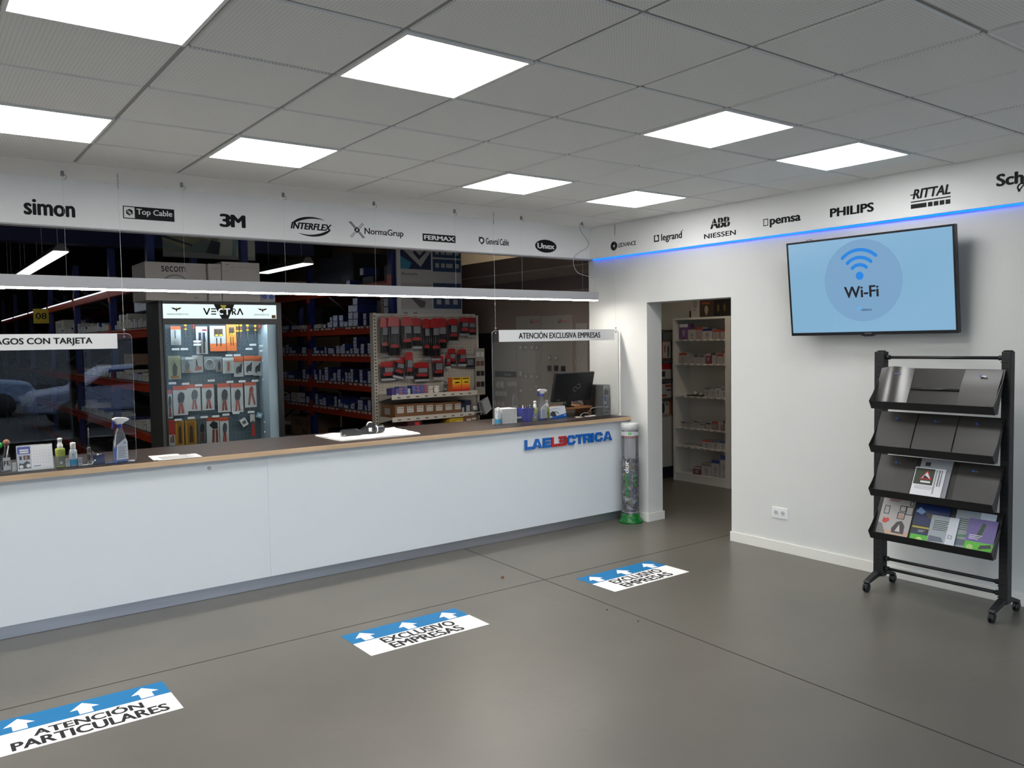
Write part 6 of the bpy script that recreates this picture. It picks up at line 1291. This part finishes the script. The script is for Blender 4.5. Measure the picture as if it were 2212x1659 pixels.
PLT = [(5.077,5.009,1.646,1.708),(4.978,4.908,1.646,1.708),(4.866,4.796,1.648,1.707),(4.773,4.707,1.646,1.706),(4.548,4.484,1.528,1.59),(4.435,4.368,1.528,1.586),(4.551,4.491,1.409,1.471),(4.435,4.37,1.411,1.473),(4.314,4.244,1.41,1.47),(4.022,3.99,1.526,1.551),(4.07,4.058,1.473,1.551),(5.085,5.017,1.313,1.424),(4.984,4.917,1.307,1.369),(4.884,4.809,1.312,1.371),(4.772,4.712,1.312,1.369),(5.554,5.507,1.185,1.259),(5.475,5.413,1.188,1.262),(5.313,5.26,1.212,1.262),(5.237,5.192,1.214,1.264),(5.178,5.145,1.217,1.266),(5.573,5.518,1.082,1.143),(5.502,5.439,1.086,1.141),(5.416,5.347,1.085,1.144),(5.609,5.545,.955,1.021),(5.529,5.466,.959,1.02),(5.451,5.389,.959,1.019),(4.59,4.543,1.124,1.223),(5.091,5.003,1.131,1.202),(4.881,4.853,1.169,1.199),(4.789,4.726,1.195,1.247)]
for a, b, c, d in PLT:
    bd = bD if a > 5.14 else bA if a > 4.67 else bB if a > 4.1 else bC
    col = '#2a2a2c' if 1.40 < c < 1.42 else '#6d6965' if a < 5.14 else '#8d8983'
    m = MB(); F = FR(a, c, 4.3735); w_, h_ = a-b, d-c; m.rect(F, 0, w_, 0, h_, 0, .009, 0); m.rect(F, w_*.25, w_*.75, h_*.25, h_*.75, .009, .012, 1); m.build('switch_plate', [pm(col, .4), pm('#9a9690' if col != '#2a2a2c' else '#1b1b1d', .4)], bd)

# green crates on the warehouse floor behind the counter
rb = random.Random(8)
for k, (x, y, s, n) in enumerate(((2.2,7.6,.5,2),(2.35,8.6,.5,2),(2.75,7.3,.3,1))):
    for q in range(n):
        t = thing('plastic_crate', 'dark green plastic crate %s behind the counter, %s up' % (('nearest the showcase','farther back','beside the right rack')[k], ORD[q]), 'crate', (x, y, q*.31), 'green crates behind the counter')
        m = MB(); z = q*.31; m.box(x-s/2,x+s/2,y-.2,y-.19,z+.005,z+.3).box(x-s/2,x+s/2,y+.19,y+.2,z+.005,z+.3).box(x-s/2,x-s/2+.01,y-.19,y+.19,z+.005,z+.3).box(x+s/2-.01,x+s/2,y-.19,y+.19,z+.005,z+.3).box(x-s/2,x+s/2,y-.2,y+.2,z,z+.01)
        m.build('tub', pm('#2a4636', .5), t); m = MB(); m.box(x-s/2-.012,x+s/2+.012,y-.212,y-.2,z+.265,z+.3).box(x-s/2-.012,x+s/2+.012,y+.2,y+.212,z+.265,z+.3); m.build('rim', pm('#365744', .5), t)
# ================================================================ stock room behind the doorway
SX = 6.15
t = thing('bookcase', 'tall white open bookcase in the stock room seen through the doorway', 'bookcase', (6.29, 3.85, 0))
WB = mat('white_board', '#d3cfc6', .5); by0, by1 = 3.415, 4.29
m = MB(); m.box(SX,6.44,by0,by0+.075,0,2.0); m.build('side_panel', WB, t); m = MB(); m.box(SX,6.44,by1-.03,by1,0,2.0); m.build('side_panel', WB, t)
MB().box(6.425,6.44,by0+.075,by1-.03,0,2.0).build('back_panel', WB, t)
MB().box(SX,6.425,by0+.075,by1-.03,1.975,2.0).build('top_panel', WB, t)
zsh = [1.735, 1.444, 1.05, .663, .437, .10]
for z in zsh: MB().box(SX+.004,6.425,by0+.0755,by1-.0305,z-.018,z).build('shelf', WB, t)
MB().box(SX+.01,SX+.025,by0+.0755,by1-.0305,0,.081).build('plinth', WB, t)
for z in zsh[:5]:
    m = MB(); rr = random.Random(int(z*99))
    for k in range(7): m.box(SX+.002,SX+.004,by0+.1+k*.10,by0+.15+k*.10,z-.014,z-.003)
    m.build('shelf_labels', pm('#8e8a84', .5), t)
def bulbbox(y0, y1, z, h, body, top, lab, dx=.10):
    y0, y1 = [-2.642+(q+2.642)*.9935 for q in (y0, y1)]
    y0, y1 = max(min(y0, y1), by0+.079)+.001, min(max(y0, y1), by1-.034)-.001
    t = thing('lamp_box', lab, 'box', (SX+.03+dx/2, (y0+y1)/2, z), 'lamp boxes in the bookcase')
    MB().box(SX+.03,SX+.03+dx,y0,y1,z+.0005,z+h).build('carton', pm(body, .5), t)
    F = FR(y1, z, SX+.03); w_ = y1-y0; m = MB(); m.rect(F, 0, w_, h*.80, h, 0, .001, 0); m.disc(F, w_/2, h*.48, w_*.2, 0, .001, 1, 14, h*.16); m.rect(F, w_*.4, w_*.6, h*.22, h*.34, 0, .001, 1); m.rect(F, w_*.42, w_*.58, h*.08, h*.13, 0, .001, 2)
    m.build('print', [pm(top, .45), pm('#8d8b88', .5), pm('#4a3f3c', .5)], t)
ROW = [('top', zsh[0], [(4.247,4.114,.188,'#6d4f7a','#c9c7cc'),(4.115,3.99,.12,'#a9a29e','#a9a29e'),(3.989,3.89,.147,'#9a8783','#a03a28'),(3.89,3.742,.124,'#aaa39f','#1f2d5a'),(3.733,3.633,.108,'#938883','#a03a28'),(3.62,3.548,.107,'#938883','#a03a28'),(3.547,3.513,.086,'#a9a5a0','#a9a5a0')]),
('second', zsh[1], [(4.255,4.136,.128,'#9c9692','#9a3a2c'),(4.134,4.102,.108,'#a29e9a','#a29e9a'),(4.078,4.035,.071,'#a29e9a','#a29e9a'),(4.02,3.954,.10,'#a29e9a','#4a4a4e'),(3.935,3.869,.10,'#a29e9a','#4a4a4e'),(3.841,3.762,.124,'#7a3f4a','#a9a5a0'),(3.748,3.689,.13,'#a29e9a','#3a3a3e'),(3.671,3.581,.115,'#9c9692','#9a3a2c'),(3.576,3.519,.158,'#a29e9a','#9a3a2c')]),
('third', zsh[2], [(3.862,3.783,.11,'#a9a5a2','#77777a'),(3.778,3.709,.124,'#a9a5a2','#77777a'),(3.705,3.614,.138,'#a9a5a2','#77777a'),(3.609,3.516,.111,'#a9a5a2','#77777a')]),
('fourth', zsh[3], [(4.232,4.167,.064,'#a5a19e','#4a4a4e'),(4.152,4.06,.064,'#a5a19e','#77777a'),(4.035,3.944,.086,'#a5a19e','#5b5b5f'),(3.935,3.864,.06,'#a5a19e','#5b5b5f'),(3.841,3.771,.078,'#a5a19e','#3a3a3e'),(3.752,3.67,.10,'#8f6f69','#9a3a2c'),(3.661,3.627,.10,'#a5a19e','#a5a19e'),(3.625,3.583,.09,'#8f6f69','#a5a19e'),(3.58,3.522,.12,'#8f6f69','#2a2a2e')]),
('fifth', zsh[4], [(3.898,3.767,.096,'#a9a5a2','#b5492c'),(3.763,3.641,.099,'#a9a5a2','#5a667a'),(3.639,3.523,.101,'#a9a5a2','#31457a')]),
('bottom', zsh[5], [(4.049,3.924,.09,'#7a4f58','#b0aca8'),(3.915,3.764,.149,'#a9a5a2','#77777a'),(3.76,3.641,.21,'#a9a5a2','#31457a'),(3.627,3.524,.277,'#a9a5a2','#31457a')])]
for rn, z, L in ROW:
    for i, (a, b, h, c1, c2) in enumerate(L): bulbbox(a, b, z, h, c1, c2, 'lamp box, %s from left on the %s shelf of the bookcase' % (ORD[i], rn))
t = thing('plastic_tray', 'low dark tray of small bags on the third bookcase shelf', 'tray', (6.22, 4.0, zsh[2]))
MB().box(SX+.03,SX+.2,3.88,4.10,zsh[2]+.001,zsh[2]+.012).build('tray_base', pm('#2a2826', .4), t)
m = MB(); m.lathe([(.005,0),(.04,.006),(.03,.03),(.005,.045)], (SX+.1,4.02,zsh[2]+.012), 9, sy=.7); m.lathe([(.005,0),(.035,.006),(.025,.02),(.005,.03)], (SX+.1,3.93,zsh[2]+.012), 9, sy=.7); part(m.build('clear_bags', pm('#a9a7a3', .25), t), 'crumpled pale bags')
# things on top of the bookcase
t = thing('globe_lamp_box', 'white box with oval print on top of the bookcase', 'box', (6.25, 3.95, 2.0))
MB().box(SX+.03,SX+.2,3.89,4.02,2.0005,2.26).build('carton', pm('#aba6a0', .5), t); m = MB(); F = FR(4.02, 2.0, SX+.03); m.disc(F, .065, .16, .036, 0, .001, 0, 20, .055); m.disc(F, .055, .085, .008, 0, .001, 1, 10); m.build('print', [pm('#8f8a86', .5), BLACK], t)
tag(MB().box(SX+.03,SX+.06,4.03,4.045,2.0005,2.08).build('black_strip', BLACK), 'short black strip standing beside the white box on the bookcase', 'strip')
t = thing('lantern_box', 'dark brown box with pale bulb picture on top of the bookcase', 'box', (6.25, 3.77, 2.0))
MB().box(SX+.03,SX+.22,3.675,3.885,2.0005,2.22).build('carton', pm('#3f332a', .5), t); m = MB(); F = FR(3.885, 2.0, SX+.03); m.rect(F, .02, .15, .15, .175, 0, .001, 0); m.disc(F, .1, .085, .028, 0, .001, 1, 16, .05); m.rect(F, .09, .11, .02, .05, 0, .001, 1); m.build('print', [pm('#8f4a2c', .5), pm('#9a9072', .5)], t)
t = thing('lantern_box', 'almost black box with two bulb pictures on top of the bookcase', 'box', (6.25, 3.54, 2.0))
MB().box(SX+.03,SX+.22,3.43,3.67,2.0005,2.23).build('carton', pm('#1c1613', .5), t); m = MB(); F = FR(3.67, 2.0, SX+.03); m.disc(F, .06, .1, .018, 0, .001, 0, 16, .045); m.disc(F, .15, .1, .018, 0, .001, 0, 16, .045); m.build('print', [pm('#5d4c2c', .5)], t)
# shelving with packs left of the bookcase
sy = 4.40
t = thing('display_shelving', 'dark display shelving over a white cabinet beside the bookcase', 'shelving', (5.8, 4.55, 0))
MB().box(5.2,6.42,4.70,4.73,.95,1.87).build('back_panel', pm('#4b4643', .6), t)
for z in (1.50, 1.25, 1.01, 1.86): MB().box(5.2,6.42,sy,4.70,z-.03,z).build('shelf', pm('#4a4644', .5), t)
MB().box(5.2,6.42,sy,4.72,.15,.775).build('cabinet', pm('#aea9a2', .5), t)
MB().box(5.2,6.42,sy+.03,4.72,0,.149).build('plinth', pm('#22252e', .5), t)
MB().box(5.2,6.42,sy+.005,4.72,.776,.80).build('cabinet_top', pm('#8e8882', .5), t)
t0 = t
def wp(x0, x1, z0, z1, col, lab, draw):
    t = thing('tool_pack', lab, 'tool pack', ((x0+x1)/2, sy+.06, z0)); MB().box(x0,x1,sy+.03,sy+.15,z0+.0005,z1).build('carton', pm(col, .5), t); m = MB(); draw(m, FB(x0, z0, sy+.03), x1-x0, z1-z0); m.build('print', [pm('#a9a6a2', .5), pm('#8f3a24', .5), pm('#33302e', .5)], t)
wp(6.06,6.27,1.501,1.72,'#8f4526','orange and white pack with two tools on the dark shelving', lambda m, F, w, h: (m.rect(F, w*.3, w*.98, .01, h-.01, 0, .001, 0), m.prism([(w*.45,h*.35),(w*.52,h*.35),(w*.54,h*.75),(w*.44,h*.75)], F, .001, .002, 1), m.prism([(w*.72,h*.1),(w*.82,h*.1),(w*.84,h*.6),(w*.78,h*.8),(w*.7,h*.6)], F, .001, .002, 2)))
wp(6.05,6.28,1.251,1.44,'#8b1d20','red topped white pack on the dark shelving', lambda m, F, w, h: (m.rect(F, 0, w, 0, h*.62, 0, .001, 0), m.rect(F, w*.18, w*.5, h*.14, h*.5, .001, .002, 2)))
wp(6.05,6.28,1.0105,1.19,'#a39f9b','white pack with red tool drawings on the dark shelving', lambda m, F, w, h: (m.rect(F, w*.15, w*.6, h*.1, h*.25, 0, .001, 1), m.rect(F, w*.5, w*.95, h*.75, h*.9, 0, .001, 1), m.rect(F, w*.6, w*.95, h*.5, h*.6, 0, .001, 2)))
wp(6.05,6.28,.8005,.97,'#9a5a2a','orange and white pack with dark oval tool on the white cabinet', lambda m, F, w, h: (m.rect(F, w*.1, w*.8, .005, h, 0, .001, 0), m.disc(F, w*.32, h*.5, w*.12, .001, .002, 2, 18, h*.4), m.rect(F, w*.55, w*.7, h*.7, h*.8, .001, .002, 2)))
# office chair foot peeping round the door edge
t = thing('office_chair', 'black office chair base partly hidden behind the doorway edge', 'chair', (5.05, 2.25, 0))
ocx, ocy = 5.2, 2.12
for k in range(5):
    a = 2.3+k*1.2566; e = Vector((ocx+.27*math.cos(a), ocy+.27*math.sin(a), .075)); 
    MB().tube([(ocx,ocy,.10),tuple(e)], [.022,.014], 8).build('leg', BLACK, t)
    m = MB(); m.lathe([(.012,-.018),(.026,-.014),(.026,.014),(.012,.018)], (e.x,e.y,.027), 14, axis=Vector((-math.sin(a),math.cos(a),0))); m.lathe([(.006,0),(.006,.03)], (e.x,e.y,.045), 8); m.build('castor', BLACK, t)
MB().lathe([(.028,.08),(.028,.3),(.02,.31),(.02,.42)], (ocx,ocy,0), 16).build('column', BLACK, t)
MB().box(ocx-.23,ocx+.23,ocy-.23,ocy+.23,.42,.50).build('seat', pm('#1d1d20', .8), t, bevel=.03)
MB().box(ocx+.18,ocx+.23,ocy-.2,ocy+.2,.55,1.0).build('backrest', pm('#1d1d20', .8), t, bevel=.02)
MB().obox((ocx+.215,ocy,.52),(.02,.06,.16)).build('back_bracket', BLACK, t)
# an unseen lamp added to brighten the bookcase and stock room
t = thing('added_stock_lamp', 'unseen ceiling lamp added to brighten the stock room', 'lamp', (5.3, 3.2, 2.70))
MB().lathe([(.14,0),(.15,.01),(.15,.035)], (5.3,3.2,2.70), 24).build('housing', WHITE, t)
MB().lathe([(.13,-.004),(.135,.0005)], (5.3,3.2,2.70), 24).build('diffuser', glow('#fff0dc', 30.0), t)
